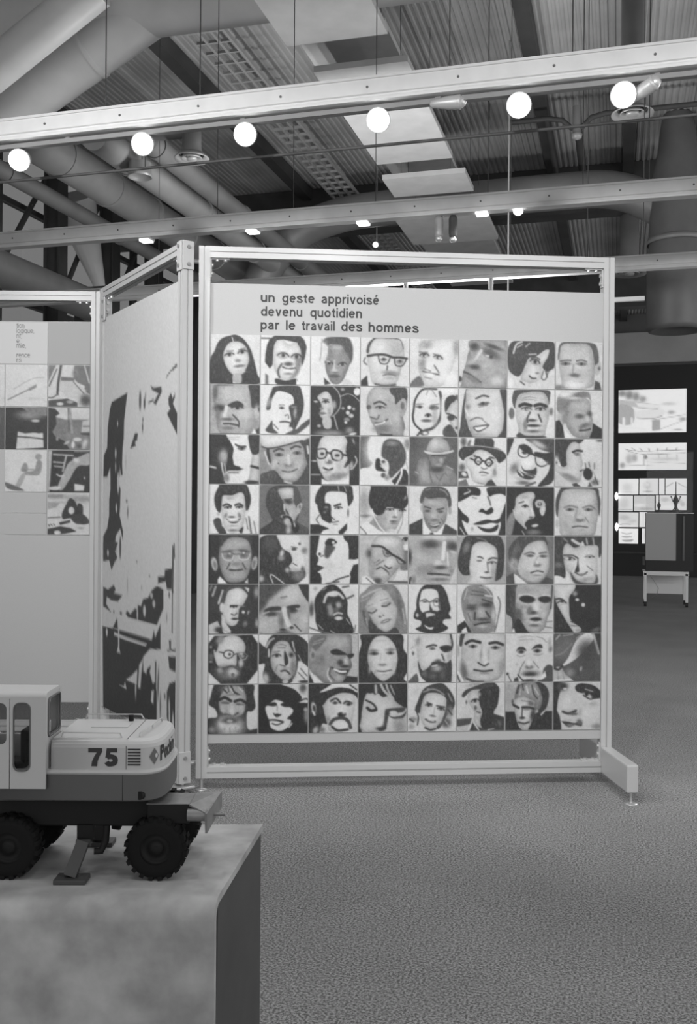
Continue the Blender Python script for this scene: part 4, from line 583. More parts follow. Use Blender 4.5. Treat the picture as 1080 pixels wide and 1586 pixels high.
M_bulb = mat('lit_bulb', 1.0, 0.4, emit=BULB)
M_lens = mat('lit_lens', 1.0, 0.4, emit=2.2)
M_lampgrey = mat('lamp_grey', 0.40, 0.4, 0.2)
M_wall = mat('dark_wall', 0.16, 0.7, noise=(1.5, 0.15))
M_wallgrey = mat('grey_wall_band', 0.5, 0.7, noise=(2, 0.08))
M_black = mat('black_wall', 0.035, 0.6)
M_print = tone_mat('photo_print', 0.42, bump=(26, 0.22))
M_poster = tone_mat('poster_print', 0.6)
M_lit = tone_mat('backlit_print', 0.5, emit=1.0)

def floor_mat():
    mt = bpy.data.materials.new('speckled_carpet')
    mt.use_nodes = True
    nt = mt.node_tree
    b = nt.nodes['Principled BSDF']
    b.inputs['Roughness'].default_value = 0.95
    b.inputs['Specular IOR Level'].default_value = 0.1
    tc = nt.nodes.new('ShaderNodeTexCoord')
    n = nt.nodes.new('ShaderNodeTexNoise'); n.inputs['Scale'].default_value = 125; n.inputs['Detail'].default_value = 3
    n.inputs['Roughness'].default_value = 0.7
    n2 = nt.nodes.new('ShaderNodeTexNoise'); n2.inputs['Scale'].default_value = 1.6; n2.inputs['Detail'].default_value = 3
    r = nt.nodes.new('ShaderNodeValToRGB')
    r.color_ramp.elements[0].position = 0.40; r.color_ramp.elements[0].color = (0.11, 0.11, 0.11, 1)
    r.color_ramp.elements[1].position = 0.61; r.color_ramp.elements[1].color = (0.42, 0.42, 0.42, 1)
    r2 = nt.nodes.new('ShaderNodeMapRange')
    r2.inputs['From Min'].default_value = 0.3; r2.inputs['From Max'].default_value = 0.7
    r2.inputs['To Min'].default_value = 0.9; r2.inputs['To Max'].default_value = 1.08
    mx = nt.nodes.new('ShaderNodeMix'); mx.data_type = 'RGBA'; mx.blend_type = 'MULTIPLY'
    mx.inputs['Factor'].default_value = 1.0
    bp = nt.nodes.new('ShaderNodeBump'); bp.inputs['Strength'].default_value = 0.5; bp.inputs['Distance'].default_value = 0.004
    for q in (n, n2): nt.links.new(tc.outputs['Object'], q.inputs['Vector'])
    nt.links.new(n.outputs['Fac'], r.inputs['Fac'])
    nt.links.new(n2.outputs['Fac'], r2.inputs['Value'])
    nt.links.new(r.outputs['Color'], mx.inputs['A'])
    nt.links.new(r2.outputs['Result'], mx.inputs['B'])
    nt.links.new(mx.outputs['Result'], b.inputs['Base Color'])
    nt.links.new(n.outputs['Fac'], bp.inputs['Height'])
    nt.links.new(bp.outputs['Normal'], b.inputs['Normal'])
    return mt

def glass_mat(name, tint, rough=0.02, gloss=0.04):
    mt = bpy.data.materials.new(name)
    mt.use_nodes = True
    nt = mt.node_tree
    for n in list(nt.nodes):
        if n.type != 'OUTPUT_MATERIAL': nt.nodes.remove(n)
    t = nt.nodes.new('ShaderNodeBsdfTransparent'); t.inputs[0].default_value = (tint, tint, tint, 1)
    g = nt.nodes.new('ShaderNodeBsdfGlossy'); g.inputs['Roughness'].default_value = rough
    mx = nt.nodes.new('ShaderNodeMixShader')
    mx.inputs[0].default_value = gloss; nt.links.new(t.outputs[0], mx.inputs[1]); nt.links.new(g.outputs[0], mx.inputs[2])
    out = [n for n in nt.nodes if n.type == 'OUTPUT_MATERIAL'][0]
    nt.links.new(mx.outputs[0], out.inputs[0])
    return mt
M_glass = glass_mat('window_glass', 0.42)
M_clear = glass_mat('clear_glass', 0.975, 0.02, 0.012)

# ------------------------------------------------------------------ setting
CEIL = EYE + 4.6
WALL_Y = 23.3
YN, XR = -7.0, 8.0                 # open ends of the hall behind and right of the camera
tag(MB().box((-7.5, YN, -0.06), (XR, 24.5, 0)).build('floor', floor_mat()), 'speckled grey carpet floor of the hall', 'floor', kind='structure')
# corrugated ceiling deck: real folds running away from the viewer
cb = MB()
prof = []
x = -7.5
while x < XR:
    prof += [(x, 0.0), (x+0.025, 0.0), (x+0.035, 0.014), (x+0.06, 0.014)]
    x += 0.07
n = len(prof)
vs = [(a, YN, CEIL+b) for a, b in prof] + [(a, 24.5, CEIL+b) for a, b in prof]
cb.add(vs, [(i, i+n, i+n+1, i+1) for i in range(n-1)])
cb.box((-7.5, YN, CEIL+0.06), (XR, 24.5, CEIL+0.2))
ceil = tag(cb.build('ceiling', M_deck), 'dark corrugated steel ceiling deck', 'ceiling', kind='structure')
for k, xx in enumerate((-6.2, -4.3, -0.85, 0.1, 1.05, 2.0, 4.4, 6.8)):
    MB().box((xx-0.07, YN, CEIL-0.16), (xx+0.07, 24, CEIL)).build('joist', M_dark, ceil)
for yy, dp in ((1.5, .55), (13.2, 0.62), (19.0, 0.7)):
    MB().box((-7.5, yy, CEIL-dp), (XR, yy+0.3, CEIL-0.001)).build('cross_beam', M_dark, ceil)

wb_ = MB()
wb_.box((-7.4, WALL_Y, 0), (XR, WALL_Y+0.2, CEIL))
wall = tag(wb_.build('wall_back', M_wall), 'dark back wall of the hall', 'wall', kind='structure')
zb0 = at_y(1000, 563, WALL_Y).z; zb1 = at_y(1000, 516, WALL_Y).z
xb0 = at_y(700, 540, WALL_Y).x
MB().box((xb0, WALL_Y-0.12, zb0), (XR-0.5, WALL_Y, zb1)).build('grey_band', M_wallgrey, wall)
# glazed facade along the left side
WX = -7.35
tr = tag(MB().box((WX-0.05, YN, 0.0), (WX+0.05, WALL_Y, 0.25)).build('baseboard_left', M_dark), 'dark low sill of the glazed facade', 'sill', kind='structure')
wn = tag(MB().box((WX-0.01, YN, 0.25), (WX+0.01, WALL_Y, CEIL-.01)).build('window_1', M_glass), 'tall glazed facade along the left of the hall', 'window', kind='structure')
for z_ in (1.2, 2.6, 4.0, 5.2):
    MB().box((WX-0.03, YN, z_), (WX+0.05, WALL_Y, z_+0.07)).build('transom', M_dark, wn)
for k in range(12):
    yy = YN+0.5 + k*2.25
    MB().box((WX-0.04, yy-0.035, 0.25), (WX+0.06, yy+0.035, CEIL-.01)).build('mullion', M_dark, wn)

# ------------------------------------------------------------------ steel columns and braces before the facade
XC = -7.0
cols = [('dark vertical steel column at far left, before the bright glazing', 11.04), ('dark steel column standing second from the left before the glazing', 12.42),
        ('dark steel column just outside the left edge, before the glazing', 9.66), ('dark steel column nearest the hinged poster stand, before the glazing', 13.78), ('dark steel column hidden farther along behind the ducts', 15.15)]
for lab, yy in cols:
    t = thing('steel_column', lab, 'column', (XC, yy, 0), 0, 'dark steel columns before the facade')
    w = 0.21
    MB().box((-0.11, -w/2, 0), (-0.09, w/2, CEIL)).build('flange', M_dark, t)
    MB().box((0.09, -w/2, 0), (0.11, w/2, CEIL)).build('flange', M_dark, t)
    MB().box((-0.09, -w*0.28, 0), (0.09, w*0.28, CEIL)).build('web', M_dark, t)
def strut(name, label, cat, p, q, r0, r1, material, n=14):
    o = MB().tube([p, q], [r0, r1], n).build(name, material)
    return tag(o, label, cat)
strut('tapered_strut', 'pale tapering strut leaning between the facade columns', 'strut', at_x(112, 305, XC+0.1), at_x(158, 455, XC+0.1), 0.30, 0.06, M_truss)
strut('brace_rod', 'thin dark brace leaning left of the leftmost facade column', 'brace', at_x(76, 268, XC-0.14), at_x(-8, 424, XC-0.14), 0.035, 0.035, M_dark, 8)
strut('brace_rod', 'thin dark brace rising towards the middle facade column', 'brace', at_x(160, 300, XC-0.14), at_x(102, 445, XC-0.14), 0.035, 0.035, M_dark, 8)
strut('brace_rod', 'thin dark brace leaning beside the column nearest the poster stand', 'brace', at_x(228, 350, XC-0.14), at_x(184, 455, XC-0.14), 0.035, 0.035, M_dark, 8)

# ------------------------------------------------------------------ ducts running away under the ceiling
VPX, VPY = at_y(957, 795, 10), 0
def duct(name, label, lo, hi, t, y0, y1, material, seam=1.3, flange=False):
    """round duct along the hall between the two sight angles lo..hi (degrees), centre t above the eye"""
    mid = (lo+hi)/2
    X = -t/math.tan(R(mid))
    d = math.hypot(X, t)
    r = d*math.sin(R((hi-lo)/2))
    z = EYE+t
    g = thing(name, label, 'duct', (X, y0, z), 0, 'round ducts under the ceiling')
    MB().tube([(0,0,0), (0, y1-y0, 0)], r, 28).build('duct_tube', material, g)
    yy = 0.6
    k = 0
    while yy < y1-y0 and k < 14:
        MB().tube([(0,yy,0), (0,yy+0.035,0)], r+0.012, 28).build('seam_collar', material, g)
        yy += seam; k += 1
    if flange:
        MB().box((-r*1.25, y1-y0-0.03, -r*1.2), (r*1.25, y1-y0+0.05, r*1.2)).build('end_flange', M_dark, g)
    return X, z, r
duct('round_duct', 'lowest dark duct at left edge ending in a square flange', 20.3, 23.6, 2.45, 4.5, 10.4, M_duct2, 2.6, True)
duct('round_duct', 'slim duct running below the larger ducts before the facade', 28.9, 30.4, 3.2, 7.4, 19.5, M_duct2, 2.2)
D1 = duct('round_duct', 'large shiny ribbed duct running diagonally behind the leftmost lamps', 31.4, 34.9, 3.3, 7.4, 20.0, M_duct, 0.9)
D2 = duct('round_duct', 'pale duct with a short round outlet hanging under it', 35.1, 37.9, 3.2, 7.4, 20.0, M_duct, 1.6)
D3 = duct('round_duct', 'upper duct beside the round air diffuser at left', 38.0, 40.2, 3.3, 7.4, 20.0, M_duct2, 2.1)
# short outlet
p = at_h(217, 275, 2.98)
o = thing('air_outlet', 'short cylindrical outlet below the pale duct', 'air outlet', (p.x, p.y, p.z))
MB().lathe([(0.10, 0.13), (0.105, 0.03), (0.112, 0.0), (0.10, 0.0), (0.095, 0.02), (0.0001, 0.02)], None, 24).build('outlet_body', M_duct, o)
def diffuser(px, py, t, rp, label, stem, link_to=None):
    p = at_h(px, py, t)
    s = (p - Vector((0,0,EYE))).dot(CF)
    r = rp*s/F
    g = thing('round_diffuser', label, 'air diffuser', p, 0, 'round ceiling air diffusers')
    MB().lathe([(0.0001, 0.0), (r*0.28, -0.006), (r*0.32, 0.02), (0.0001, 0.03)], None, 28).build('centre_cone', M_lampgrey, g)
    for a, b in ((0.42, 0.60), (0.70, 1.0)):
        MB().lathe([(r*a, 0.035), (r*b, 0.0), (r*b, 0.012), (r*a, 0.05), (r*a, 0.035)], None, 28).build('ring', M_lampgrey, g)
    MB().lathe([(r*0.62, 0.04), (r*0.55, 0.12), (r*0.55, stem), (0.0001, stem)], None, 20).build('neck', M_duct2, g)
    if link_to: MB().tube([(0, 0, stem*0.8), (link_to[0]-p.x, 0, link_to[1]-p.z)], r*0.35, 14).build('branch_duct', M_duct2, g)
diffuser(297, 247, 3.05, 27, 'round ringed diffuser between the second and third lit lamps', 0.3, (D3[0], D3[1]))
diffuser(980, 178, 3.3, 32, 'round ringed diffuser below the rightmost lit lamp', CEIL-EYE-3.31)
diffuser(975, 425, 3.2, 26, 'round diffuser seen right of the portrait panel, under the farthest beam', CEIL-EYE-3.21)

# ------------------------------------------------------------------ tubular truss at upper left
g = thing('tubular_truss', 'huge tubular white truss joint crossing the upper left corner', 'truss', at_h(60, 60, 3.7))
gi = g.location.copy()
Yt = at_h(215, 57, 3.78).y
def tl(v): return Vector(v) - gi
ch0 = Vector((-7.2, Yt, EYE+4.03)); ch1 = Vector((-1.2, Yt, EYE+4.03))
MB().tube([tl(ch0), tl(ch1)], 0.25, 32).build('chord', M_truss, g)
node = at_y(235, 12, Yt+0.02)
low = at_y(-120, 266, Yt+0.02)
MB().tube([tl(node), tl(low)], 0.215, 32).build('diagonal', M_truss, g)
MB().tube([tl(node + (low-node)*0.245), tl(node + (low-node)*0.26)], 0.224, 32).build('weld_collar', M_truss, g)
node2 = at_y(-60, -40, Yt-0.02)
dd = at_y(150, -20, Yt-0.5); de = at_y(-60, 150, Yt-0.5)
MB().tube([tl(dd), tl(de)], 0.15, 28).build('diagonal', M_truss, g)

# elbow duct crossing behind the middle beam, and the dropping shaft at right
Ye = 11.9
pts = [at_y(*q, Ye) for q in ((372, 520), (396, 450), (428, 395), (470, 356), (530, 333), (600, 322), (700, 312), (800, 303), (880, 296), (930, 293), (975, 300), (1020, 320), (1050, 335))]
cl = catmull([(p.x, p.z) for p in pts], False, 5)
g = MB().tube([(a, Ye, b) for a, b in cl], 0.215, 24).build('elbow_duct', M_duct2)
tag(g, 'dark duct arching down at both ends behind the middle white beam', 'duct')
pc = at_d(1048, 513, 11.2)
g = thing('vertical_duct', 'big upright duct hanging down at the right edge', 'duct', (pc.x, pc.y, pc.z))
hh = CEIL - pc.z
MB().lathe([(0.0001, 0.06), (0.22, 0.05), (0.27, 0.0), (0.31, 0.0), (0.335, 0.05), (0.335, 0.75), (0.315, 0.9), (0.30, 1.55), (0.285, 1.75), (0.22, 2.05), (0.20, 2.3), (0.17, hh-0.005)], None, 32).build('duct_shaft', M_shaft, g)
MB().lathe([(0.33, 1.0), (0.335, 1.0), (0.335, 1.06), (0.325, 1.06)], None, 32).build('collar', M_duct2, g)

# ------------------------------------------------------------------ stepped acoustic slabs
def slab(t, hn, hf, a0, a1, label, refx=620):
    x0, x1 = -t/math.tan(R(a0)), -t/math.tan(R(a1))
    y0 = at_h(refx, 793-hn, t).y; y1 = at_h(refx, 793-hf, t).y
    z = EYE+t
    g = thing('acoustic_slab', label, 'ceiling panel', ((x0+x1)/2, (y0+y1)/2, z), 0, 'stepped acoustic slabs under the deck')
    hw, hd = (x1-x0)/2, (y1-y0)/2
    MB().box((-hw, -hd, 0), (hw, hd, 0.05)).build('slab', M_slab, g)
    for sx in (-0.6, 0.6):
        for sy in (-0.6, 0.6):
            MB().tube([(hw*sx, hd*sy, 0.05), (hw*sx, hd*sy, CEIL-z)], 0.0025, 6).build('hanger', M_dark, g)
slab(3.45, 900, 743, 55.3, 64.8, 'grey acoustic slab at the very top of the picture')
slab(3.75, 760, 702, 56.5, 65.0, 'second stepped acoustic slab from the top, above the nearest beam')
slab(3.5, 697, 541, 56.0, 65.5, 'long acoustic slab crossed by the nearest white beam')
slab(3.75, 552, 516, 57.0, 65.3, 'small recessed acoustic slab just below the long one')
slab(3.4, 517, 488, 55.4, 66.3, 'acoustic slab resting just above the middle beam')
slab(3.35, 456, 412, 53.4, 66.8, 'wide acoustic slab below the middle beam, behind the two hanging spots')
slab(3.7, 418, 345, 54.5, 66.0, 'farthest acoustic slab, partly behind the portrait panel frame')

# cable tray
g = thing('cable_tray', 'long ladder-like cable tray hanging under the deck', 'cable tray', (0, 0, EYE+4.1))
ta, tb = 48.6, 51.4
xA, xB = -4.1/math.tan(R(ta)), -4.1/math.tan(R(tb))
for xx in (xA, (xA*2+xB)/3, (xA+2*xB)/3, xB):
    MB().box((xx-0.012, 7.4, 0), (xx+0.012, 19, 0.04)).build('rail', M_lampgrey, g)
rung = MB().box((xA, -0.012, 0.005), (xB, 0.012, 0.03)).mesh('rung'); rung.materials.append(M_lampgrey)
for k in range(58):
    o = link('rung', rung, g); o.location = (0, 7.5+0.198*k, 0)
for k in range(5):
    MB().tube([(xA, 8+2.4*k, 0.04), (xA, 8+2.4*k, CEIL-EYE-4.1)], 0.003, 6).build('tray_hanger', M_dark, g)
# pipes
def pipe(label, pts, r, name='sprinkler_pipe'):
    return tag(MB().tube(pts, r, 10).build(name, M_dark), label, 'pipe')
t = 4.25
yj = at_h(890, 180, t).y
pipe('thin dark pipe running away at right, left one of the pair', [(-0.77, yj, EYE+t), (-0.77, 13.1, EYE+t)], 0.03)
pipe('thicker dark pipe running away beside it at right', [(-0.45, yj, EYE+t), (-0.45, 13.1, EYE+t)], 0.045)
g = thing('pipe_manifold', 'dark cross pipe with a drooping tee above the right lamps', 'pipe', (-0.45, yj, EYE+t))
MB().tube([(-0.7, 0, 0.0), (-0.3, 0, 0.0), (-0.15, 0, -0.03), (-0.06, 0, -0.12), (0, 0, -0.14), (0.06, 0, -0.12), (0.15, 0, -0.03), (0.3, 0, 0), (1.3, 0, 0.0)], 0.028, 10).build('cross_pipe', M_dark, g)
MB().tube([(0, 0, 0.1), (0, 0, -0.2)], 0.045, 12).build('tee', M_duct2, g)
MB().lathe([(0.0001, -0.26), (0.05, -0.24), (0.06, -0.2), (0.03, -0.18)], None, 16).build('sprinkler_rose', M_lampgrey, g)

# ------------------------------------------------------------------ white suspended beams
BT = 2.0                                    # top of the beams above the eye
BZ = EYE + BT
BY = [2.56, 4.31, 6.07, 7.82]
bprof = [(0, 0), (0, -0.012), (0.006, -0.014), (0.006, -0.020), (0, -0.022), (0, -0.082), (0.008, -0.086), (0.008, -0.094), (0.002, -0.098),
         (0.002, -0.112), (0.075, -0.112), (0.075, -0.098), (0.069, -0.094), (0.069, 0)]
BL = ['nearest white beam', 'middle white beam', 'farthest white beam']
def beam(Y, x0, x1, label):
    g = thing('suspended_beam', label, 'beam', (x0, Y, BZ), 0, 'white beams hung across the hall')
    MB().prism(bprof, (0,0,0), (x1-x0,0,0), (0,1,0), (0,0,1)).build('beam_profile', M_beam, g)
    sc = MB().tube([(0,-0.003,0), (0,0.004,0)], 0.006, 8).mesh('screw'); sc.materials.append(M_screw)
    xx = 0.3
    while xx < x1-x0:
        o = link('screw', sc, g); o.location = (xx, 0, -0.052); xx += 0.42
    return g
beam(BY[1], -5.2, 3.2, 'nearest white beam, carrying the row of bright lamps')
beam(BY[2], -6.6, 4.5, 'middle white beam crossing just above the display panels')
beam(BY[3], -8.0, 5.5, 'farthest white beam, passing behind the portrait panel frame')
beam(0.81, -3.0, 1.8, 'white beam directly above the viewer, out of the picture')
beam(BY[0], -3.4, 2.2, 'white beam overhead close to the viewer, above the picture')
# hanger rods
def rods(pxs, Y, what, bi):
    for k, px in enumerate(pxs):
        p = at_y(px, 200 if bi == 0 else (300 if bi == 1 else 420), Y)
        o = MB().tube([(0,0,0), (0,0,CEIL-BZ)], 0.003, 6).build('hanger_rod', M_dark)
        o.location = (p.x, Y+0.035, BZ)
        ords = ['first', 'second', 'third', 'fourth', 'fifth', 'sixth'][k]
        tag(o, f'thin vertical hanger rod above the {what}, {ords} from left', 'rod', 'thin hanger rods')
rods((158, 305, 694, 886), BY[1], 'nearest white beam', 0)
rods((334, 452, 580, 755, 903, 1006), BY[2], 'middle white beam', 1)
rods((243, 790, 910, 997), BY[3], 'farthest white beam', 2)

# lamp track below the nearest beam
tk = thing('lamp_track', 'dark lamp track hung just below the nearest white beam', 'lamp track', (0, BY[1]+0.05, EYE+1.855))
MB().box((-5, -0.018, 0), (3.1, 0.018, 0.022)).build('track_rail', M_track, tk)
for k in range(9):
    xx = -4.6+0.95*k
    MB().box((xx-0.012, -0.004, 0.02), (xx+0.012, 0.014, 0.036)).build('track_clip', M_track, tk)

cdt = thing('conduit_pipe', 'thin dark conduit running straight behind the row of lit lamps', 'pipe', (0, BY[1]+0.31, EYE+1.795))
MB().tube([(-5, 0, 0), (3.1, 0, 0)], 0.008, 8).build('conduit_tube', M_dark, cdt)
for xx in (-4.2, -2.4, -0.6, 1.2, 2.8):
    MB().tube([(xx, 0, 0), (xx, 0, 0.145), (xx, -0.24, 0.145)], 0.004, 6).build('conduit_hook', M_dark, cdt)

def make_light(parent, loc, to, watts, size=R(75), blend=0.7, rad=0.06):
    ld = bpy.data.lights.new('lamp_light', 'SPOT')
    ld.energy = watts
    ld.spot_size = size
    ld.spot_blend = blend
    ld.shadow_soft_size = rad
    lo = bpy.data.objects.new('lamp_light', ld)
    COL.objects.link(lo)
    lo.parent = parent
    lo.location = loc
    d = Vector(to)
    lo.rotation_euler = d.to_track_quat('-Z', 'Y').to_euler()
    return lo

def spot(pos, aim, label, group, lit=True, watts=0.0, r=0.052, top=0.05, bulb_r=None, cone=75):
    """track spot: stem, yoke, housing and lit bulb; pos = centre of the bulb, aim = direction it shines"""
    g = thing('spot_lamp', label, 'lamp', pos, 0, group)
    d = Vector(aim).normalized()
    q = d.to_track_quat('Z', 'Y').to_matrix().to_4x4()
    hp = [(r, 0.0), (r*1.05, -0.01), (r*0.98, -0.05), (r*0.7, -0.10), (r*0.55, -0.13), (0.0001, -0.135)]
    MB().lathe(hp, q, 20).build('housing', M_lampgrey, g)
    MB().lathe([(r*1.05, -0.012), (r*1.09, -0.008), (r*1.09, 0.006), (r*1.0, 0.006), (r, 0.0)], q, 20).build('rim', M_lampgrey, g)
    br = bulb_r or r*0.96
    MB().lathe([(br, -0.004), (br*0.9, 0.012), (br*0.6, 0.026), (0.0001, 0.034)], q, 20).build('bulb', M_bulb if lit else M_zinc, g)
    bk = -d*0.06
    MB().tube([(bk.x, bk.y, bk.z), (bk.x, bk.y, top)], 0.007, 8).build('stem', M_lampgrey, g)
    if watts:
        make_light(g, d*0.06, d, watts, R(cone))
    return g
names = ['leftmost', 'second from left', 'third from left', 'fourth from left', 'fifth from left', 'rightmost']
for k, (px, py) in enumerate(((30, 248), (221, 223), (380, 208), (586, 186), (804, 163), (966, 147))):
    p = at_y(px, py, BY[1]+0.05)
    spot(p, (-p.x*0.12, -1, -0.45), f'bright lit spot lamp under the nearest white beam, {names[k]}', 'lit spots under the nearest beam', True, FACE_W, top=max(0.03, EYE+1.854-p.z))
p = at_y(1013, 128, BY[1]+0.05)
spot(p, (0.7, -0.25, 0.35), 'unlit pale spot lamp turned sideways, beside the rightmost lit lamp', 'unlit spots', False, r=0.032, top=EYE+1.854-p.z)
p = at_y(712, 158, BY[1]+0.05)
spot(p, (0.95, 0.2, 0.05), 'unlit dark spot lamp between the fourth and fifth lit lamps', 'unlit spots', False, r=0.03, top=EYE+1.854-p.z)
# unseen spots added on the overhead beam to brighten the panels
for k, (xx, aim) in enumerate(((-3.2, (0.30, 1, -0.5)), (-1.7, (-0.05, 1, -0.5)), (-0.5, (0.05, 1, -0.5)), (0.7, (0.08, 1, -0.5)))):
    p = Vector((xx, BY[0]+0.04, BZ-0.20))
    spot(p, aim, f'{names[k]} lit spot lamp on the overhead beam above the viewer'.replace('fourth from left', 'rightmost'), 'lamps on the overhead beam', True, SPOT_W*(1.45 if k == 0 else 1.0), top=0.09, cone=98)
# boxy downlights under the beams
def downlight(p, label, group, watts):
    g = thing('box_downlight', label, 'lamp', p, 0, group)
    MB().cbox((-0.045, -0.04, 0.006), (0.045, 0.04, max(0.05, BZ-0.112-p.z)), 0.004).build('lamp_box', M_lampgrey, g)
    MB().cbox((-0.038, -0.041, -0.006), (0.038, 0.035, 0.012), 0.004).build('lens', M_lens, g)
    make_light(g, (0, 0, -0.03), (0, 0.02, -1), watts, R(150), 0.6, 0.08)
for k, (px, py) in enumerate(((227, 374), (392, 360), (563, 347), (747, 332))):
    downlight(at_y(px, py, BY[2]+0.05), f'small box lamp with glowing underside below the middle beam, {["first","second","third","fourth"][k]} from left', 'box lamps under the middle beam', DOWN_W*0.5)
for r_, (yy, nm) in enumerate(((0.81, 'rearmost overhead beam'), (BY[0], 'overhead beam'))):  # unseen box lamps added overhead for more light from above
    for k, xx in enumerate((-2.6, -1.3, 0.1, 1.4)):
        downlight(Vector((xx, yy+0.04, BZ-0.112-0.06)), f'box lamp under the {nm} above the viewer, {["first","second","third","fourth"][k]} from left', 'box lamps above the viewer', DOWN_W)
# unseen globes added under the farthest beam to brighten ceiling and far floor
for k, xx in enumerate((-3.1, -2.4, -1.7, -1.0, 2.7, 4.3)):
    g = thing('globe_lamp', ('bare glowing globe lamp hidden behind the portrait stand, %s from left' % ["first","second","third","fourth"][k]) if k < 4 else ['bare globe lamp on the farthest beam just outside the right edge', 'bare globe lamp at the right end of the farthest beam, out of view'][k-4], 'lamp', (xx, BY[3]+0.035, BZ-0.45), 0, 'globe lamps under the farthest beam')
    MB().ball((0, 0, -0.02), 0.06, 16, 10).build('globe', M_lens, g)
    MB().lathe([(0.0001, 0.338), (0.02, 0.338), (0.02, 0.05), (0.045, 0.035), (0.0001, 0.03)], None, 14).build('holder', M_lampgrey, g)
    ld = bpy.data.lights.new('lamp_light', 'POINT'); ld.energy = UP_W*(0.3 if k < 4 else 1.5); ld.shadow_soft_size = 0.07
    lo = bpy.data.objects.new('lamp_light', ld); COL.objects.link(lo); lo.parent = g; lo.location = (0, 0.16, -0.02)
    if k < 4: make_light(g, (0, 0.16, 0.02), (0.0, 0.25, 1), UP_W*0.9, R(165), 0.4, 0.07)
p = at_y(803, 326, BY[2]+0.05)
spot(p, (-0.05, -1, -0.3), 'single small bright spot lamp below the middle beam, above the acoustic slab', 'lit spots farther back', True, 4, r=0.03, top=max(0.03, BZ-0.112-p.z))
p = at_y(582, 379, 12.5)
g = spot(p, (0, -1, -0.3), 'tiny bright lamp far back between the duct and the panel top', 'lit spots farther back', True, 0, r=0.035, top=CEIL-p.z)
for k, (px, py) in enumerate(((680, 372), (702, 373))):
    p = at_y(px, py, BY[2]+0.06)
    g = thing('cylinder_spot', ['pale cylindrical spot hanging left of its dark twin before the wide slab', 'dark cylindrical spot with glass tip hanging beside the pale one'][k], 'lamp', p, 0, 'hanging cylinder spots')
    hm = [M_lampgrey, M_dark][k]
    L = BZ-0.112-p.z
    MB().lathe([(0.0001, 0.02), (0.02, 0.02), (0.026, 0.03), (0.028, 0.05), (0.028, L-0.02), (0.02, L), (0.0001, L)], None, 18).build('lamp_body', hm, g)
    MB().lathe([(0.0001, -0.012), (0.018, -0.006), (0.024, 0.008), (0.018, 0.024)], None, 16).build('glass_tip', M_zinc, g)
# white rail stub far right
p = at_y(952, 464, 9.5); q = at_y(999, 463, 9.5)
g = thing('white_rail', 'short white rail end sticking out right of the portrait panel', 'rail', p)
MB().box((-1.2, 0, -0.02), ((q-p).x, 0.04, 0.02)).build('rail_bar', M_beam, g)
MB().tube([(-1.0, 0.02, 0), (-1.0, 0.02, CEIL-p.z)], 0.008, 6).build('rail_hanger', M_lampgrey, g)
# ------------------------------------------------------------------ display panels
PW = 0.056                 # profile width
PZ0, PZ1 = 0.060, 2.714    # bottom and top of the frames
BZ0, BZ1 = 0.232, 2.533    # bottom and top of the boards
def slot_profile(w=PW, s=0.0035, d=0.007):
    h = w/2
    return [(-h,-h), (-s,-h), (-s,-h+d), (s,-h+d), (s,-h), (h,-h), (h,-s), (h-d,-s), (h-d,s), (h,s), (h,h), (s,h), (s,h-d), (-s,h-d), (-s,h), (-h,h), (-h,s), (-h+d,s), (-h+d,-s), (-h,-s)]
def bracket(parent, x, z, sx, sz):
    """white corner angle inside the frame with two bolts on each leg"""
    L, wd, th = 0.095, 0.03, 0.006
    y0 = PW/2-wd/2
    m_ = MB()
    a, b = sorted((x, x+sx*L)); c, d_ = sorted((z, z+sz*th))
    m_.box((a, y0, c), (b, y0+wd, d_))
    a, b = sorted((x, x+sx*th)); c, d_ = sorted((z, z+sz*L))
    m_.box((a, y0, c), (b, y0+wd, d_))
    o = m_.build('corner_bracket', M_white, parent)
    for k in (0.35, 0.78):
        MB().tube([(x+sx*L*k, PW/2, z+sz*th), (x+sx*L*k, PW/2, z+sz*(th+0.008))], 0.010, 8).build('bolt', M_zinc, o)
        MB().tube([(x+sx*th, PW/2, z+sz*L*k), (x+sx*(th+0.008), PW/2, z+sz*L*k)], 0.010, 8).build('bolt', M_zinc, o)
def foot(parent, xc, f, b, pads):
    """stabiliser foot through the post: front reach f, rear reach b"""
    o = MB().cbox((xc-0.029, -f, 0.058), (xc+0.029, -0.001, 0.192), 0.008).cbox((xc-0.029, PW+0.001, 0.058), (xc+0.029, PW+b, 0.192), 0.008).build('stabiliser_foot', M_white, parent)
    for yy in (-f+0.025, PW+b-0.025):
        pd = MB().tube([(xc, yy, 0.006), (xc, yy, 0.06)], 0.006, 10).lathe([(0.0001, 0.010), (0.012, 0.010), (0.032, 0.004), (0.034, 0.0), (0.0001, 0.0)], Matrix.Translation((xc, yy, 0)), 24).build('levelling_pad', M_zinc, o)
def frame(name, label, origin, ang, W, joints=True):
    g = thing(name, label, 'exhibition stand', origin, YAW+ang)
    pf = slot_profile()
    h = PW/2
    for xc in (h, W-h):
        MB().prism(pf, (xc, h, PZ0), (xc, h, PZ1), (1,0,0), (0,1,0)).build('post', M_white, g)
    for zc, nm in ((PZ1-h, 'top_rail'), (PZ0+h, 'bottom_rail')):
        MB().prism(pf, (PW, h, zc), (W-PW, h, zc), (0,1,0), (0,0,1)).build(nm, M_white, g)
    for sx, x in ((1, PW), (-1, W-PW)):
        bracket(g, x, PZ1-PW, sx, -1)
        bracket(g, x, PZ0+PW, sx, 1)
    return g
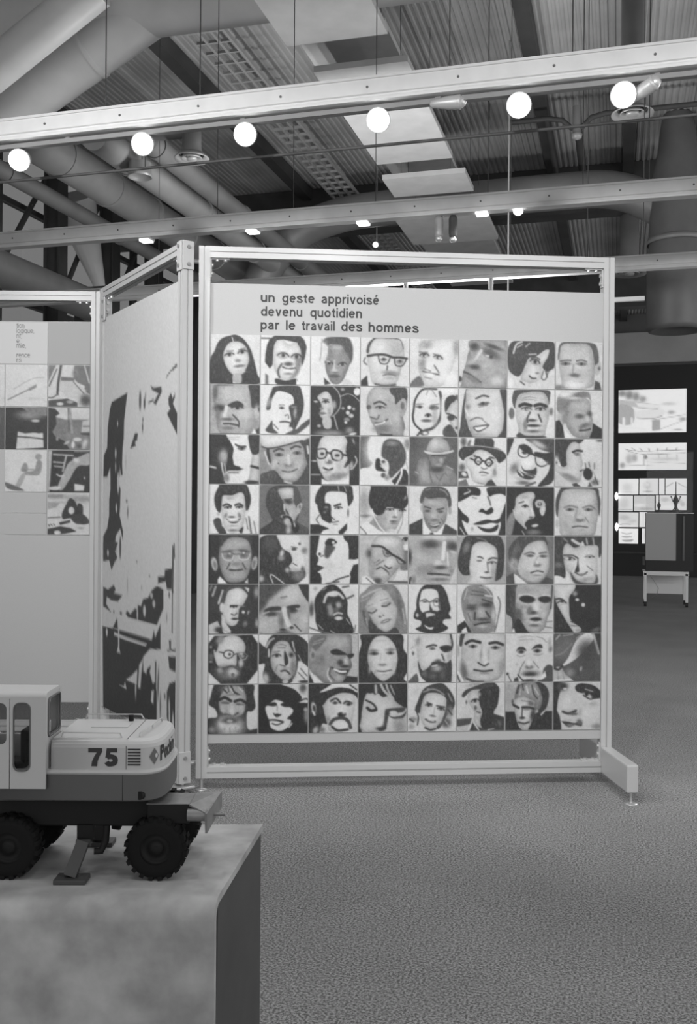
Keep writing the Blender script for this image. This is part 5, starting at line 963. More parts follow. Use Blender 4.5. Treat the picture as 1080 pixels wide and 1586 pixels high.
def on_plane(px, py, origin, ang, y):
    """point of the panel's local x-z plane (depth y) seen at a pixel: used to read a picture off the panel"""
    a = YAW+ang
    ex = Vector((math.cos(a), math.sin(a), 0)); ey = Vector((-math.sin(a), math.cos(a), 0))
    r = ray(px, py); c = Vector((0, 0, EYE)) - Vector(origin)
    t = (y - c.dot(ey))/r.dot(ey)
    p = c + r*t
    return p.dot(ex), p.z

# --- the portrait panel
ANG1 = R(4.75)
W1 = 2.126
O1 = cw(-0.753, 4.837)
main = frame('exhibition_stand', 'wide white-framed display panel showing a grid of sixty-four portrait photographs', O1, ANG1, W1)
YB = 0.012
board = MB().box((PW, YB, BZ0), (W1-PW, YB+0.014, BZ1)).build('board', M_board, main)
pitchx = (W1-2*PW)/8
pitchz = 0.2502
top = 2.279
for r_ in range(8):
    for c_ in range(8):
        lab, spec = FACES[r_*8+c_]
        P = Paint(68, 68)
        P.eyes = True
        P.side = 0.8 if (r_*5+c_*3) % 7 < 4 else -0.8
        P.run(spec).photo()
        o = picture('portrait_print', pitchx-0.0055, pitchz-0.0055, P.tones(), M_print, board, PW+c_*pitchx+0.0028, top-(r_+1)*pitchz+0.0028, YB-0.0045, 0.003)
        o['label'] = 'photograph of ' + lab
def tx(px, py): return on_plane(px, py, O1, ANG1, YB)
LINES = [((404, 467.6), (('un', 404, 425.7), ('geste', 437.3, 487.3), ('apprivoisé', 498, 587.3))),
         ((404, 489.2), (('devenu', 404.3, 468.3), ('quotidien', 480.7, 560.7))),
         ((404, 510.0), (('par', 403.7, 432.5), ('le', 443, 457.5), ('travail', 467.5, 518.7), ('des', 528.7, 561), ('hommes', 571, 648.5)))]
for (bx_, by_), words in LINES:
    _, zl = tx(bx_, by_)
    for w_, x0, x1 in words:
        a, _ = tx(x0, by_); b, _ = tx(x1, by_)
        o = lettering(w_, a, b, zl, 0.000672, YB-0.0012, M_ink, board, 'printed_word', 12.5)
        o['label'] = 'black printed word ' + w_
foot(main, W1-PW/2, 0.37, 0.30, True)
for xx in (0.05,):
    MB().tube([(PW/2, 0.02, 0.0), (PW/2, 0.02, PZ0)], 0.008, 10).lathe([(0.0001, 0.012), (0.03, 0.004), (0.032, 0.0), (0.0001, 0.0)], Matrix.Translation((PW/2, 0.02, 0)), 20).build('levelling_pad', M_zinc, main)

# --- the hinged poster panel
FARP = Vector((-1.457, 5.80)); NEARP = Vector((-0.812, 4.795))
dv = NEARP-FARP
ANG2 = math.atan2(dv.y, dv.x)
W2 = dv.length + PW
u = dv.normalized(); nrm = Vector((-u.y, u.x))
o2 = FARP - u*PW/2 - nrm*PW/2
O2 = cw(o2.x, o2.y)
wing = frame('exhibition_stand', 'narrow angled display panel carrying a tall stark poster of a digger at work', O2, ANG2, W2)
b2 = MB().box((PW, YB, BZ0), (W2-PW, YB+0.014, BZ1)).build('board', M_board, wing)
PN = (120, 230)
pw2, ph2 = W2-2*PW-0.004, BZ1-BZ0-0.004
P = Paint(PN[0], PN[1], pw2*100, ph2*100)
P.run('b 84')
def tmap(ox, oy, sc):
    def f(p):
        x_, z_ = on_plane(ox+p[0]/sc, oy+p[1]/sc, O2, ANG2, YB)
        return ((x_-PW-0.002)*100, (BZ1-0.002-z_)*100)
    return f
P.T = tmap(150, 540, 4.957)
P.run('q 10 1 120 410 240 338 228 440 215 560 212 690 204 760 200 880 203 970 190 975 182 900 180 985 160 990 188 1080 185 1200 180 1280 206 1400 205 1470 185 1380 150 1440 150 1600 55 1600 55 1440 85 1380 100 1280 100 1160 110 1080 110 980 108 910 85 985 55 985 60 820 85 760 90 600 105 470'
      '|q 12 1 555 380 575 340 588 380 605 345 605 380 590 420 620 490 640 500 640 690 615 645 545 500 570 460 557 430'
      '|q 14 1 420 285 440 300 500 292 505 330 460 430 440 420 478 345 430 318|q 14 1 400 415 440 385 445 395 405 422|e 338 400 1.6 5 0 14 1|e 372 420 1.4 3 0 20 1|e 380 360 .6 1.5 0 25 1|e 360 545 .9 1.2 0 25 1|e 357 605 .9 2.4 0 15 1'
      '|q 12 1 262 768 298 650 322 650 315 700 298 720 305 745|l 22 .7 540 220 575 170 618 122|l 20 1.0 590 160 620 130|e 165 575 .8 1.5 0 80 1|e 150 805 1.4 3 0 70 1|e 150 910 1 3 0 70 1|e 155 1225 1.3 2.5 0 80 1|e 170 1030 2 6 0 75 1|e 235 1170 1.2 1 0 35 1|e 243 1255 1 3 0 35 1|e 228 870 .5 3 0 60 1|e 150 1560 2.5 6 0 70 2|e 185 1530 1.5 6 0 30 1|l 20 1.2 600 1500 603 1600')
P.T = tmap(150, 840, 5.471)
P.run('q 12 1 60 0 185 0 160 80 180 130 160 160 130 235 110 150 60 160|e 205 40 1.4 5 0 20 1|e 100 90 1.5 2 0 75 1|e 345 165 .8 .7 0 40 1|e 453 285 .7 .7 0 35 1|e 385 385 .5 1 0 45 1|e 265 360 .4 3 0 40 1'
      '|q 12 1 60 375 100 400 150 360 165 400 150 430 222 450 185 500 130 490 90 460 85 520 125 590 60 540|e 150 590 .9 1 0 25 1|e 210 600 1.6 1 0 25 1'
      '|q 10 1 250 600 265 580 290 610 330 560 350 575 355 530 380 540 400 480 440 470 470 410 500 380 520 370 570 400 570 560 515 700 360 660 270 635|e 410 580 2 3 0 82 1|e 490 520 2 2 0 70 1|e 350 610 1 4 0 80 1|e 470 450 2 1.5 0 70 1'
      '|q 10 1 525 290 580 290 585 230 645 220 640 400 600 395 590 330 525 350|l 12 1.0 650 30 645 760 |l 12 1.6 655 60 650 420|e 620 445 1 1.5 0 30 1|e 600 640 .6 2 0 45 1'
      '|q 10 1 140 725 178 640 186 730|q 8 .5 55 712 150 728 440 815 470 830 480 800 490 740 500 810 546 690 546 915 460 905 400 970 400 1100 515 1000 515 1515 180 1475 60 1430'
      '|q 84 1 155 760 250 800 430 860 420 880 240 825 150 785|q 84 1 186 640 196 640 198 900 206 940 175 930 186 880|e 90 760 1.6 2.4 0 84 1|q 84 1 250 1165 300 1130 350 1075 345 1205|q 84 1 195 1210 235 1220 245 1180 258 1245|e 335 1240 1 5 0 80 1'
      '|q 84 1 455 905 546 915 546 960 500 960 480 1000 440 1020 425 1120 410 1100 430 960 400 980 385 1100 375 1240 355 1230 365 1040 410 960|q 84 1 480 960 500 960 500 1180 480 1200 455 1100|q 84 1 470 1260 490 1250 485 1370 465 1350|q 84 1 512 910 600 910 600 1520 512 1520 530 1380 510 1240'
      '|e 525 1220 .9 6 0 20 1|e 545 1390 .8 6 0 20 1|e 530 1130 .6 4 0 25 1|e 583 1305 .8 1.4 0 20 1|q 12 1 612 965 720 975 720 1098 665 1095 620 1070|q 12 1 605 910 720 905 720 925 605 920|q 12 1 618 830 635 830 635 900 622 905'
      '|q 12 1 600 1265 622 1195 665 1180 720 1180 720 1700 640 1640 600 1480|e 620 1390 1 4 0 80 1|e 622 1500 1 5 0 84 1|e 652 1530 1.2 5 0 84 1')
po = picture('poster', pw2, ph2, P.tones(1.5), M_poster, wing, PW+0.002, BZ0+0.002, YB-0.004, 0.003)
po['label'] = 'tall black and white poster of a digger arm over a trench'
# hinge plates on both posts
def plate(parent, x, z0, z1, y=-0.005):
    o = MB().cbox((x-0.027, y-0.004, z0), (x+0.027, y+0.004, z1), 0.002).build('hinge_plate', M_white, parent)
    for zz in (z0+0.025, z1-0.025):
        MB().tube([(x, y-0.010, zz), (x, y-0.003, zz)], 0.010, 10).build('bolt', M_bolt, o)
plate(wing, W2-PW/2, PZ1-0.14, PZ1+0.005)
plate(wing, W2-PW/2, PZ0-0.005, PZ0+0.15)
plate(wing, PW/2+0.04, PZ1-0.2, PZ1-0.06, 0.0)
# side plate seen edge-on from the viewer, pads and link rods to the portrait panel
for za, zb in ((PZ1-0.135, PZ1+0.005), (PZ0-0.005, PZ0+0.15)):
    sp = MB().cbox((W2, -0.002, za), (W2+0.007, PW+0.002, zb), 0.002).build('side_plate', M_white, wing)
    for zz in (za+0.025, zb-0.03):
        MB().tube([(W2+0.006, PW/2, zz), (W2+0.014, PW/2, zz)], 0.009, 10).build('bolt', M_bolt, sp)
for xx in (PW/2, W2-PW/2):
    MB().cbox((xx-0.05, -0.02, 0.03), (xx+0.05, PW+0.02, 0.042), 0.004).tube([(xx, PW/2, 0.004), (xx, PW/2, PZ0)], 0.009, 10).lathe([(0.0001, 0.012), (0.03, 0.004), (0.032, 0.0), (0.0001, 0.0)], Matrix.Translation((xx, PW/2, 0)), 20).build('shoe', M_zinc, wing)
rw = wing.matrix_world
def tow(parent_o, parent_a, p):
    a = YAW+parent_a
    d_ = Vector(p)-Vector(parent_o)
    return Vector((d_.x*math.cos(a)+d_.y*math.sin(a), -d_.x*math.sin(a)+d_.y*math.cos(a), d_.z))
a1 = cw(-0.79, 4.845); b1 = cw(-0.753, 4.865)
for zz in (PZ1-0.075, PZ0+0.075):
    p_ = tow(O2, ANG2, Vector((a1.x, a1.y, zz))); q_ = tow(O2, ANG2, Vector((b1.x, b1.y, zz)))
    MB().tube([p_, q_], 0.011, 10).build('link_rod', M_zinc, wing)

# --- the left panel with small prints
ANG3 = R(0.6)
W3 = 2.126
rp = Vector((-1.505, 5.865))
o3 = rp - Vector((math.cos(ANG3), math.sin(ANG3)))*W3
O3 = cw(o3.x, o3.y)
left = frame('exhibition_stand', 'grey display panel at the left edge with a column of small site photographs', O3, ANG3, W3)
b3 = MB().box((PW, YB, BZ0), (W3-PW, YB+0.014, BZ1)).build('board', M_board, left)
xr = W3-PW-0.003
pit = 0.2575
def slot3(col_, row_):          # col 0 = rightmost
    z1 = BZ1-0.004-row_*pit
    return xr-(col_+1)*pit+0.003, z1-pit+0.003
PICS = {
 (0, 1): ('steep site photo with hoses and bright rock', 'b 84|q 35 1 0 0 18 0 0 40|l 12 6 30 0 24 40 22 70|l 20 3 20 10 2 50|q 30 1 30 28 62 30 62 40 30 38|q 30 2 62 0 100 0 100 70 85 60 88 50 70 42 60 30|l 84 3 86 0 98 42|q 78 1 30 38 62 38 90 60 88 68 70 80 50 78 28 62|l 25 3 22 70 10 78 0 78|l 88 3 26 66 34 76 60 82|l 15 2 60 40 85 68|e 90 84 14 14 0 12 3|q 15 1 0 85 45 80 70 90 70 100 0 100|e 28 93 8 4 0 85 1|e 52 88 8 4 0 60 2|e 66 20 8 10 0 40 6'),
 (0, 2): ('man in dark cap watching a machine on a field', 'b 40|q 82 1 0 0 100 0 100 28 40 28 18 22|q 6 1 0 0 16 2 28 14 18 20 20 40 10 58 18 70 40 80 52 100 0 100|e 22 75 3 5 0 50 2|l 55 5 52 2 58 60|l 25 3 48 0 50 55|q 75 1 82 32 100 28 100 58 80 58|l 15 2 84 45 100 44|q 12 1 78 60 100 60 100 66 78 64|e 70 76 10 5 0 84 2|e 60 88 4 8 0 88 2|e 88 86 6 12 20 78 3|e 45 84 8 3 -30 70 2|e 75 92 6 5 0 20 3'),
 (0, 3): ('seated worker in pale trousers at the controls', 'b 7|q 70 1 0 0 10 0 4 100 0 100|l 65 4 14 10 60 12|l 60 4 14 28 38 30|l 55 4 16 38 36 40|l 70 4 44 12 36 50|p 62 3 52 28 70 18 100 6 100 34 72 38 52 70 34 96 24 88 34 62 44 40|e 68 24 8 5 30 84 3|l 86 3 22 58 30 62 38 60|p 82 2 6 88 24 86 32 90 22 96 4 94|q 86 1 64 80 88 84 86 97 64 97|e 88 66 1.5 3 0 80 1|l 50 3 64 2 98 2'),
 (0, 4): ('digger bucket over a long pale boom lettered in black', 'b 82|e 20 8 30 6 0 50 5|e 80 14 30 8 0 55 5|e 45 22 40 3 0 70 3|q 60 2 0 22 30 24 20 34 0 40|p 8 1 34 52 44 28 54 12 66 20 74 40 82 62 60 62 40 64|e 57 42 7 9 0 84 2|p 8 1 72 26 84 30 84 56 74 52|p 12 1 60 55 84 50 100 66 96 74 70 74 56 62|l 30 3 0 60 30 58|q 84 1 0 70 56 60 58 72 0 86|q 12 1 28 71 54 64 55 71 30 77|l 12 2.5 3 76 5 80|l 12 2 8 75 12 79|l 12 2 14 74 18 78|q 10 2 0 86 30 80 55 84 70 92 40 98 0 100|e 24 95 8 5 0 86 2|e 80 84 8 3 0 60 3'),
 (1, 1): ('line drawing of a flat device on white paper', 'b 88|l 60 1.5 20 58 62 34 92 30|l 60 1.5 20 76 56 60|q 45 1 56 56 74 46 74 54 58 62|l 45 3 6 84 58 58|l 70 1 56 80 92 80|l 70 1 56 84 92 84'),
 (1, 2): ('dark silhouettes against a bright sky', 'b 6|e 60 18 30 10 0 48 7|q 42 2 40 0 100 0 100 20 60 16|e 72 32 10 3 0 84 2|q 84 1 30 58 50 62 90 58 92 96 26 100|q 6 1 30 50 92 48 92 60 80 62 60 58 46 62 36 58|l 6 3 26 70 60 72 96 76'),
 (1, 3): ('drawing of a jointed dummy seated on a curved blade', 'b 87|e 80 16 8 8 0 58 2|p 52 1 76 26 88 28 86 52 78 60 56 60 44 58 50 52 70 48|p 48 1 46 30 54 36 54 50 42 52 38 46|p 62 1 40 58 50 60 36 88 26 84|p 30 2 0 78 20 84 46 96 30 98 6 92|l 60 3 54 46 68 46'),
 (2, 1): ('pale diagram sheet', 'b 87|l 60 1.5 20 30 80 60|l 60 1.5 20 70 80 30'),
 (2, 2): ('dark site photograph', 'b 20|e 50 30 30 14 0 60 6|q 70 1 20 60 80 55 80 90 20 92'),
}
for (c_, r_), (lab, spec) in PICS.items():
    P = Paint(56, 56); P.run(spec).photo()
    x_, z_ = slot3(c_, r_)
    o = picture('photo_print', pit-0.006, pit-0.006, P.tones(2), M_print, b3, x_, z_, YB-0.0045, 0.003)
    o['label'] = 'small print: ' + lab
x_, z_ = slot3(0, 0)
MB().box((x_, YB-0.004, z_), (x_+pit-0.006, YB-0.001, z_+pit-0.006)).build('blank_sheet', M_grey, b3)
M_paper = mat('white_paper', 0.62, 0.7)
x_, z_ = slot3(1, 0)
ts = MB().box((x_-pit, YB-0.004, z_), (x_+pit-0.006, YB-0.001, z_+pit-0.006)).build('text_sheet', M_paper, b3)
for txt, xa, xb, y in (('tion', 26, 38, 508), ('logique,', 26, 53, 516), ('nt,', 26, 34, 524), ('e,', 26, 31.5, 531.5), ('mie,', 26, 40.5, 539), ('rence', 26, 47, 553.5), ('rs', 26, 33.5, 561)):
    a, zz = on_plane(xa, y, O3, ANG3, YB); b, _ = on_plane(xb, y, O3, ANG3, YB)
    lettering(txt, a, b, zz, 0.00042, YB-0.0055, M_ink2, ts, 'printed_word', 6.5)
for r_ in range(4, 5):
    x_, z_ = slot3(1, 4)
    MB().box((x_, YB-0.003, z_+0.13), (x_+pit-0.006, YB-0.001, z_+pit-0.006)).build('blank_sheet', M_board, b3)
    MB().box((x_, YB-0.003, z_), (x_+pit-0.006, YB-0.001, z_+0.127)).build('blank_sheet', M_board, b3)
foot(left, PW/2, 0.37, 0.30, True)
MB().tube([(W3-PW/2, 0.028, 0.0), (W3-PW/2, 0.028, PZ0)], 0.008, 10).lathe([(0.0001, 0.012), (0.03, 0.004), (0.032, 0.0), (0.0001, 0.0)], Matrix.Translation((W3-PW/2, 0.028, 0)), 20).build('levelling_pad', M_zinc, left)

# ------------------------------------------------------------------ plinth
ZP = 0.72
M_cover = mat('mottled_fibreboard', 0.35, 0.6, noise=(14, 0.26), bump=(60, 0.15, 0.002))
M_side = mat('dark_side_panel', 0.055, 0.6, noise=(8, 0.15))  # dark panel, its colour also holding some of the shade on this side
plinth = thing('plinth', 'low display plinth with rounded front edge, under the model digger', 'plinth', cw(-0.6, 1.85), YAW)
FR = Vector((-0.226, 1.672)); BR = Vector((-0.180, 2.092)); FL = Vector((-1.25, 1.66)); BLk = Vector((-1.25, 2.045))
def pl(v, z): return Vector((v.x+0.6, v.y-1.85, z))
rad = 0.035
sec = [(1.0, 0.0, 0)]
m_ = MB()
outer, inner = [], []
th = 0.014
def rim(P0, Q0, off):
    """section from the bottom front, round the edge, to the back top, for one side (P0 front, Q0 back)"""
    d_ = (Q0-P0).normalized()
    L = (Q0-P0).length
    pts_ = []
    pts_.append((off, 0.01))
    rr = rad-off
    for k in range(9):
        a = PI - (PI/2)*k/8
        pts_.append((rad+rr*math.cos(a), ZP-rad+rr*math.sin(a)))
    pts_.append((L, ZP-off))
    return [pl(P0+d_*s_, z_) for s_, z_ in pts_]
oR, oL = rim(FR, BR, 0), rim(FL, BLk, 0)
iR, iL = rim(FR, BR, th), rim(FL, BLk, th)
n = len(oR)
m_.add(oR+oL, [(i, i+1, n+i+1, n+i)[::-1] for i in range(n-1)], True)
m_.add(iR+iL, [(i, i+1, n+i+1, n+i) for i in range(n-1)], True)
m_.add(oR+iR, [(i, i+1, n+i+1, n+i) for i in range(n-1)])
m_.add(oL+iL, [(i, i+1, n+i+1, n+i)[::-1] for i in range(n-1)])
m_.quad([oR[-1], oL[-1], iL[-1], iR[-1]])
m_.build('bent_cover', M_cover, plinth)
def wallp(a, b, inset, name):
    d_ = (b-a).normalized(); nn = Vector((d_.y, -d_.x))
    a2, b2_ = a+d_*th*1.2-nn*inset, b-nn*inset
    q_ = [pl(a2, 0.0), pl(b2_, 0.0), pl(b2_-nn*0.012, 0.0), pl(a2-nn*0.012, 0.0)]
    z1 = ZP-th-0.001
    t_ = [Vector((v.x, v.y, z1)) for v in q_]
    # front upper corner follows the bend
    t_[0] = t_[0].lerp(t_[1], 0.06); t_[3] = t_[3].lerp(t_[2], 0.06)
    m2 = MB().add(q_+t_, [(0,3,2,1),(4,5,6,7),(0,1,5,4),(1,2,6,5),(2,3,7,6),(3,0,4,7)])
    m2.build(name, M_side, plinth)
wallp(FR, BR, 0.004, 'side_panel')
wallp(FL, BLk, -0.004-0.012, 'side_panel')
wallp(BR, BLk, 0.002, 'back_panel')

# ------------------------------------------------------------------ model digger
EX, EZ = -0.46, 1.86
M_cream = mat('cream_model_paint', 0.44, 0.42, spec=0.4, bump=(500, 0.1, 0.0006))
M_mgrey = mat('grey_model_paint', 0.095, 0.5, bump=(400, 0.12, 0.0006))
M_leg = mat('dark_outrigger_paint', 0.05, 0.5)
M_mblack = mat('black_model_parts', 0.014, 0.6, spec=0.2)
M_rubber = mat('black_rubber', 0.010, 0.85, spec=0.15)
M_hitch = mat('worn_grey_metal', 0.20, 0.4, 0.3, noise=(40, 0.2))
M_pane = glass_mat('cab_glass', 0.8, 0.05)
M_diamond = mat('grey_diamond', 0.12, 0.5)
exc = thing('model_excavator', 'toy-like wheeled excavator model, cream above and dark grey below, lettered 75', 'model', cw(EX, EZ, ZP), YAW)
def plan(off, x0=-0.076):
    cx, a, cy, b, pw_ = 0.062, 0.062+off, -0.005, 0.095+off, 2/3.6
    pts_ = [(x0, cy-b)]
    for k in range(33):
        th_ = -PI/2 + PI*k/32
        c_, s_ = math.cos(th_), math.sin(th_)
        pts_.append((cx + a*abs(c_)**pw_, cy + b*math.copysign(abs(s_)**pw_, s_)))
    pts_.append((x0, cy+b))
    return pts_
def loft(levels, x0, material, name, parent):
    m3 = MB()
    rings = [[Vector((x_, y_, z_)) for x_, y_ in plan(off, x0)] for z_, off in levels]
    n_ = len(rings[0])
    for i in range(len(rings)-1):
        m3.add(rings[i]+rings[i+1], [(k, (k+1) % n_, n_+(k+1) % n_, n_+k) for k in range(n_)], True)
    m3.add(rings[0], [tuple(range(n_))[::-1]]); m3.add(rings[-1], [tuple(range(n_))])
    return m3.build(name, material, parent)
house = loft([(0.203, 0.0), (0.243, 0.0), (0.249, -0.0015), (0.2535, -0.005), (0.256, -0.010), (0.257, -0.014)], -0.076, M_cream, 'engine_hood', exc)
loft([(0.1955, 0.0045), (0.199, 0.006), (0.203, 0.0045), (0.2035, 0.0)], -0.16, M_cream, 'deck_ledge', exc)
skirt = loft([(0.146, 0.0), (0.149, 0.004), (0.195, 0.0045), (0.196, 0.004)], -0.24, M_mgrey, 'counterweight_skirt', exc)
MB().box((0.0545, -0.1045, 0.148), (0.0555, -0.098, 0.196)).build('panel_seam', M_mblack, skirt)
MB().tube([(0.0855, -0.105, 0.158), (0.089, -0.0985, 0.158)], 0.008, 12).build('round_cap', M_mblack, skirt)
# hood seam across the roof and down the side
MB().box((0.0595, -0.092, 0.2568), (0.0605, 0.085, 0.2576)).box((0.0595, -0.1005, 0.204), (0.0605, -0.0995, 0.246)).build('panel_seam', M_mgrey, house)
# number, grille, diamond and maker's name
lettering('75', -0.0085, 0.0455, 0.2095, 0.000455, -0.1006, M_ink, house, 'number', 19, 9)
for k in range(6):
    z_ = 0.2115+k*0.0055
    MB().box((0.063, -0.1008, z_), (0.086, -0.0995, z_+0.0026)).build('vent_slot', M_ink, house)
pc_ = plan(0.0010)
acc = [0.0]
for i in range(1, len(pc_)):
    acc.append(acc[-1] + math.hypot(pc_[i][0]-pc_[i-1][0], pc_[i][1]-pc_[i-1][1]))
def around(s_, z_):
    i = 1
    while i < len(acc)-1 and acc[i] < s_: i += 1
    t_ = (s_-acc[i-1])/(acc[i]-acc[i-1])
    return Vector((pc_[i-1][0]+(pc_[i][0]-pc_[i-1][0])*t_, pc_[i-1][1]+(pc_[i][1]-pc_[i-1][1])*t_, z_))
s0 = 0.178
dm = MB()
dmv = []
for k in range(13):
    hh_ = 0.015*(1-abs(k-6)/6.0)+0.00005
    dmv += [around(s0+0.021*k/12, 0.226-hh_), around(s0+0.021*k/12, 0.226+hh_)]
dm.add(dmv, [(2*k, 2*k+2, 2*k+3, 2*k+1) for k in range(12)]).build('diamond_emblem', M_diamond, house)
MB().quad([around(s0+0.0145+0.0030*math.cos(a), 0.227+0.0042*math.sin(a))+Vector((0.0004, -0.0006, 0)) for a in [2*PI*k/12 for k in range(12)]]).build('emblem_dot', M_white, house)
lettering('Poclain', s0+0.026, s0+0.122, 0.2145, 0.00039, 0, M_ink, house, 'lettering', 16, 5, mapf=around)
# handrails
def hrail(pts_, feet):
    m4 = MB().tube(pts_, 0.0016, 8)
    for q in feet: m4.tube([q, (q[0], q[1], 0.2565)], 0.0016, 8)
    m4.build('handrail', M_cream, house)
hrail([(-0.062, -0.082, 0.258), (-0.060, -0.082, 0.266), (0.045, -0.082, 0.266), (0.048, -0.082, 0.258)], [])
hrail([(-0.060, 0.075, 0.258), (-0.057, 0.075, 0.267), (0.050, 0.075, 0.267), (0.056, 0.075, 0.258)], [])
hrail([(0.080, -0.075, 0.257), (0.080, -0.073, 0.264), (0.094, 0.060, 0.264), (0.094, 0.062, 0.257)], [(0.088, 0.0, 0.264)])
MB().box((-0.03, 0.0, 0.2570), (0.04, 0.045, 0.2585)).build('roof_hatch', M_cream, house)
MB().tube([(0.033, 0.062, 0.257), (0.033, 0.062, 0.269)], 0.005, 10).build('exhaust_stub', M_mblack, house)
# cab
CX0, CX1 = -0.245, -0.082
CY0, CY1 = -0.112, -0.022
CZ0, CZ1 = 0.171, 0.344
cab = MB()
rr_ = 0.011
def cab_profile():
    pts_ = []
    for cx_, cz_, a0 in ((CY0+rr_, CZ1-rr_, PI), (CY1-rr_, CZ1-rr_, PI/2)):
        for k in range(6):
            a = a0 - (PI/2)*k/5
            pts_.append((cx_+rr_*math.cos(a), cz_+rr_*math.sin(a)))
    return pts_
t_ = 0.005
# side wall with a tall round-cornered window, built as strips around the opening
WX0, WX1, WZ0, WZ1 = -0.140, -0.1105, 0.203, 0.325
def rounded(x0, x1, z0, z1, r_, n_=5):
    out = []
    for cx_, cz_, a0 in ((x1-r_, z0+r_, -PI/2), (x1-r_, z1-r_, 0), (x0+r_, z1-r_, PI/2), (x0+r_, z0+r_, PI)):
        for k in range(n_+1):
            a = a0 + (PI/2)*k/n_
            out.append((cx_+r_*math.cos(a), cz_+r_*math.sin(a)))
    return out
def holed_wall(outer, hole, place, th_vec, material, name, parent):
    """flat wall with a hole: outer and hole loops of equal count, bridged"""
    n_ = len(hole)
    m5 = MB()
    A = [place(*p) for p in outer]; B = [place(*p) for p in hole]
    A2 = [p+th_vec for p in A]; B2 = [p+th_vec for p in B]
    m5.add(A+B, [(k, (k+1) % n_, n_+(k+1) % n_, n_+k) for k in range(n_)])
    m5.add(A2+B2, [(k, (k+1) % n_, n_+(k+1) % n_, n_+k)[::-1] for k in range(n_)])
    m5.add(B+B2, [(k, (k+1) % n_, n_+(k+1) % n_, n_+k) for k in range(n_)])
    m5.add(A+A2, [(k, (k+1) % n_, n_+(k+1) % n_, n_+k)[::-1] for k in range(n_)])
    return m5.build(name, material, parent)
def box_loop(hole, x0, x1, z0, z1):
    """project the hole loop out to the rectangle"""
    cx_, cz_ = sum(p[0] for p in hole)/len(hole), sum(p[1] for p in hole)/len(hole)
    out = []
    q = len(hole)//4
    corners = [(x1, z0), (x1, z1), (x0, z1), (x0, z0)]
    for i, (hx, hz) in enumerate(hole):
        c_ = corners[i//q]
        k = i % q
        if k == 0: out.append((hx, c_[1]) if i//q in (0, 2) else (c_[0], hz))
        elif k == q-1: out.append((c_[0], hz) if i//q in (0, 2) else (hx, c_[1]))
        else: out.append(c_)
    return out
side_hole = rounded(WX0, WX1, WZ0, WZ1, 0.011)
cabside = holed_wall(box_loop(side_hole, -0.1465, CX1, CZ0, CZ1-0.008), side_hole, lambda x_, z_: Vector((x_, CY0, z_)), Vector((0, t_, 0)), M_cream, 'cab_side', exc)
MB().box((WX0-0.002, CY0+0.002, WZ0-0.002), (WX1+0.002, CY0+0.003, WZ1+0.002)).build('side_pane', M_pane, cabside)
fh = rounded(-0.238, -0.153, 0.25, 0.325, 0.011)
door = holed_wall(box_loop(fh, CX0, -0.148, CZ0, CZ1-0.008), fh, lambda x_, z_: Vector((x_, CY0, z_)), Vector((0, t_, 0)), M_cream, 'cab_door', exc)
MB().box((-0.240, CY0+0.002, 0.248), (-0.151, CY0+0.003, 0.327)).build('door_pane', M_pane, door)
rh = rounded(CY0+0.012, CY1-0.006, 0.262, 0.331, 0.008)
rear = holed_wall(box_loop(rh, CY0+0.004, CY1, 0.196, CZ1-0.004), rh, lambda y_, z_: Vector((CX1, y_, z_)), Vector((-t_, 0, 0)), M_cream, 'cab_rear', exc)
MB().box((CX1-0.003, CY0+0.008, 0.258), (CX1-0.002, CY1-0.003, 0.335)).build('rear_pane', M_pane, rear)
gs = rounded(CY0+0.012, CY1-0.006, 0.262, 0.331, 0.008); gs.append(gs[0])
MB().tube([(CX1+0.0005, a, b) for a, b in gs], 0.0022, 6, cap=False).build('window_seal', M_mgrey, rear)
gs = side_hole + [side_hole[0]]
MB().tube([(a, CY0-0.0002, b) for a, b in gs], 0.0014, 6, cap=False).build('window_seal', M_mgrey, cabside)
MB().box((CX0, CY1-t_, CZ0), (CX1-t_, CY1, 0.25)).box((CX0, CY1-t_, 0.325), (CX1-t_, CY1, CZ1-0.006)).box((CX0, CY1-t_, 0.25), (CX0+0.012, CY1, 0.325)).box((CX1-t_-0.012, CY1-t_, 0.25), (CX1-t_, CY1, 0.325)).build('cab_far_side', M_cream, exc)
MB().box((CX0, CY0+t_, CZ0), (CX0+t_, CY1-t_, 0.235)).box((CX0, CY0+t_, 0.33), (CX0+t_, CY1-t_, CZ1-0.006)).build('cab_front', M_cream, exc)
prof = [(CY0, CZ1-rr_)] + cab_profile() + [(CY1, CZ1-rr_), (CY1-t_, CZ1-rr_), (CY1-rr_, CZ1-t_), (CY0+rr_, CZ1-t_), (CY0+t_, CZ1-rr_)]
prof = cab_profile() + [(CY1-t_, CZ1-rr_), (CY1-rr_, CZ1-t_), (CY0+rr_, CZ1-t_), (CY0+t_, CZ1-rr_)]
MB().prism(prof, (CX0-0.004, 0, 0), (CX1+0.0005, 0, 0), (0,1,0), (0,0,1)).build('cab_roof', M_cream, exc)
MB().box((CX0+0.01, CY0+0.012, CZ0+0.002), (CX1-0.012, CY1-0.01, CZ0+0.012)).build('cab_floor', M_mblack, exc)
seat = MB().cbox((-0.175, -0.095, 0.183), (-0.125, -0.045, 0.215), 0.004).cbox((-0.135, -0.093, 0.215), (-0.122, -0.047, 0.272), 0.004).build('cab_seat', M_mblack, exc)
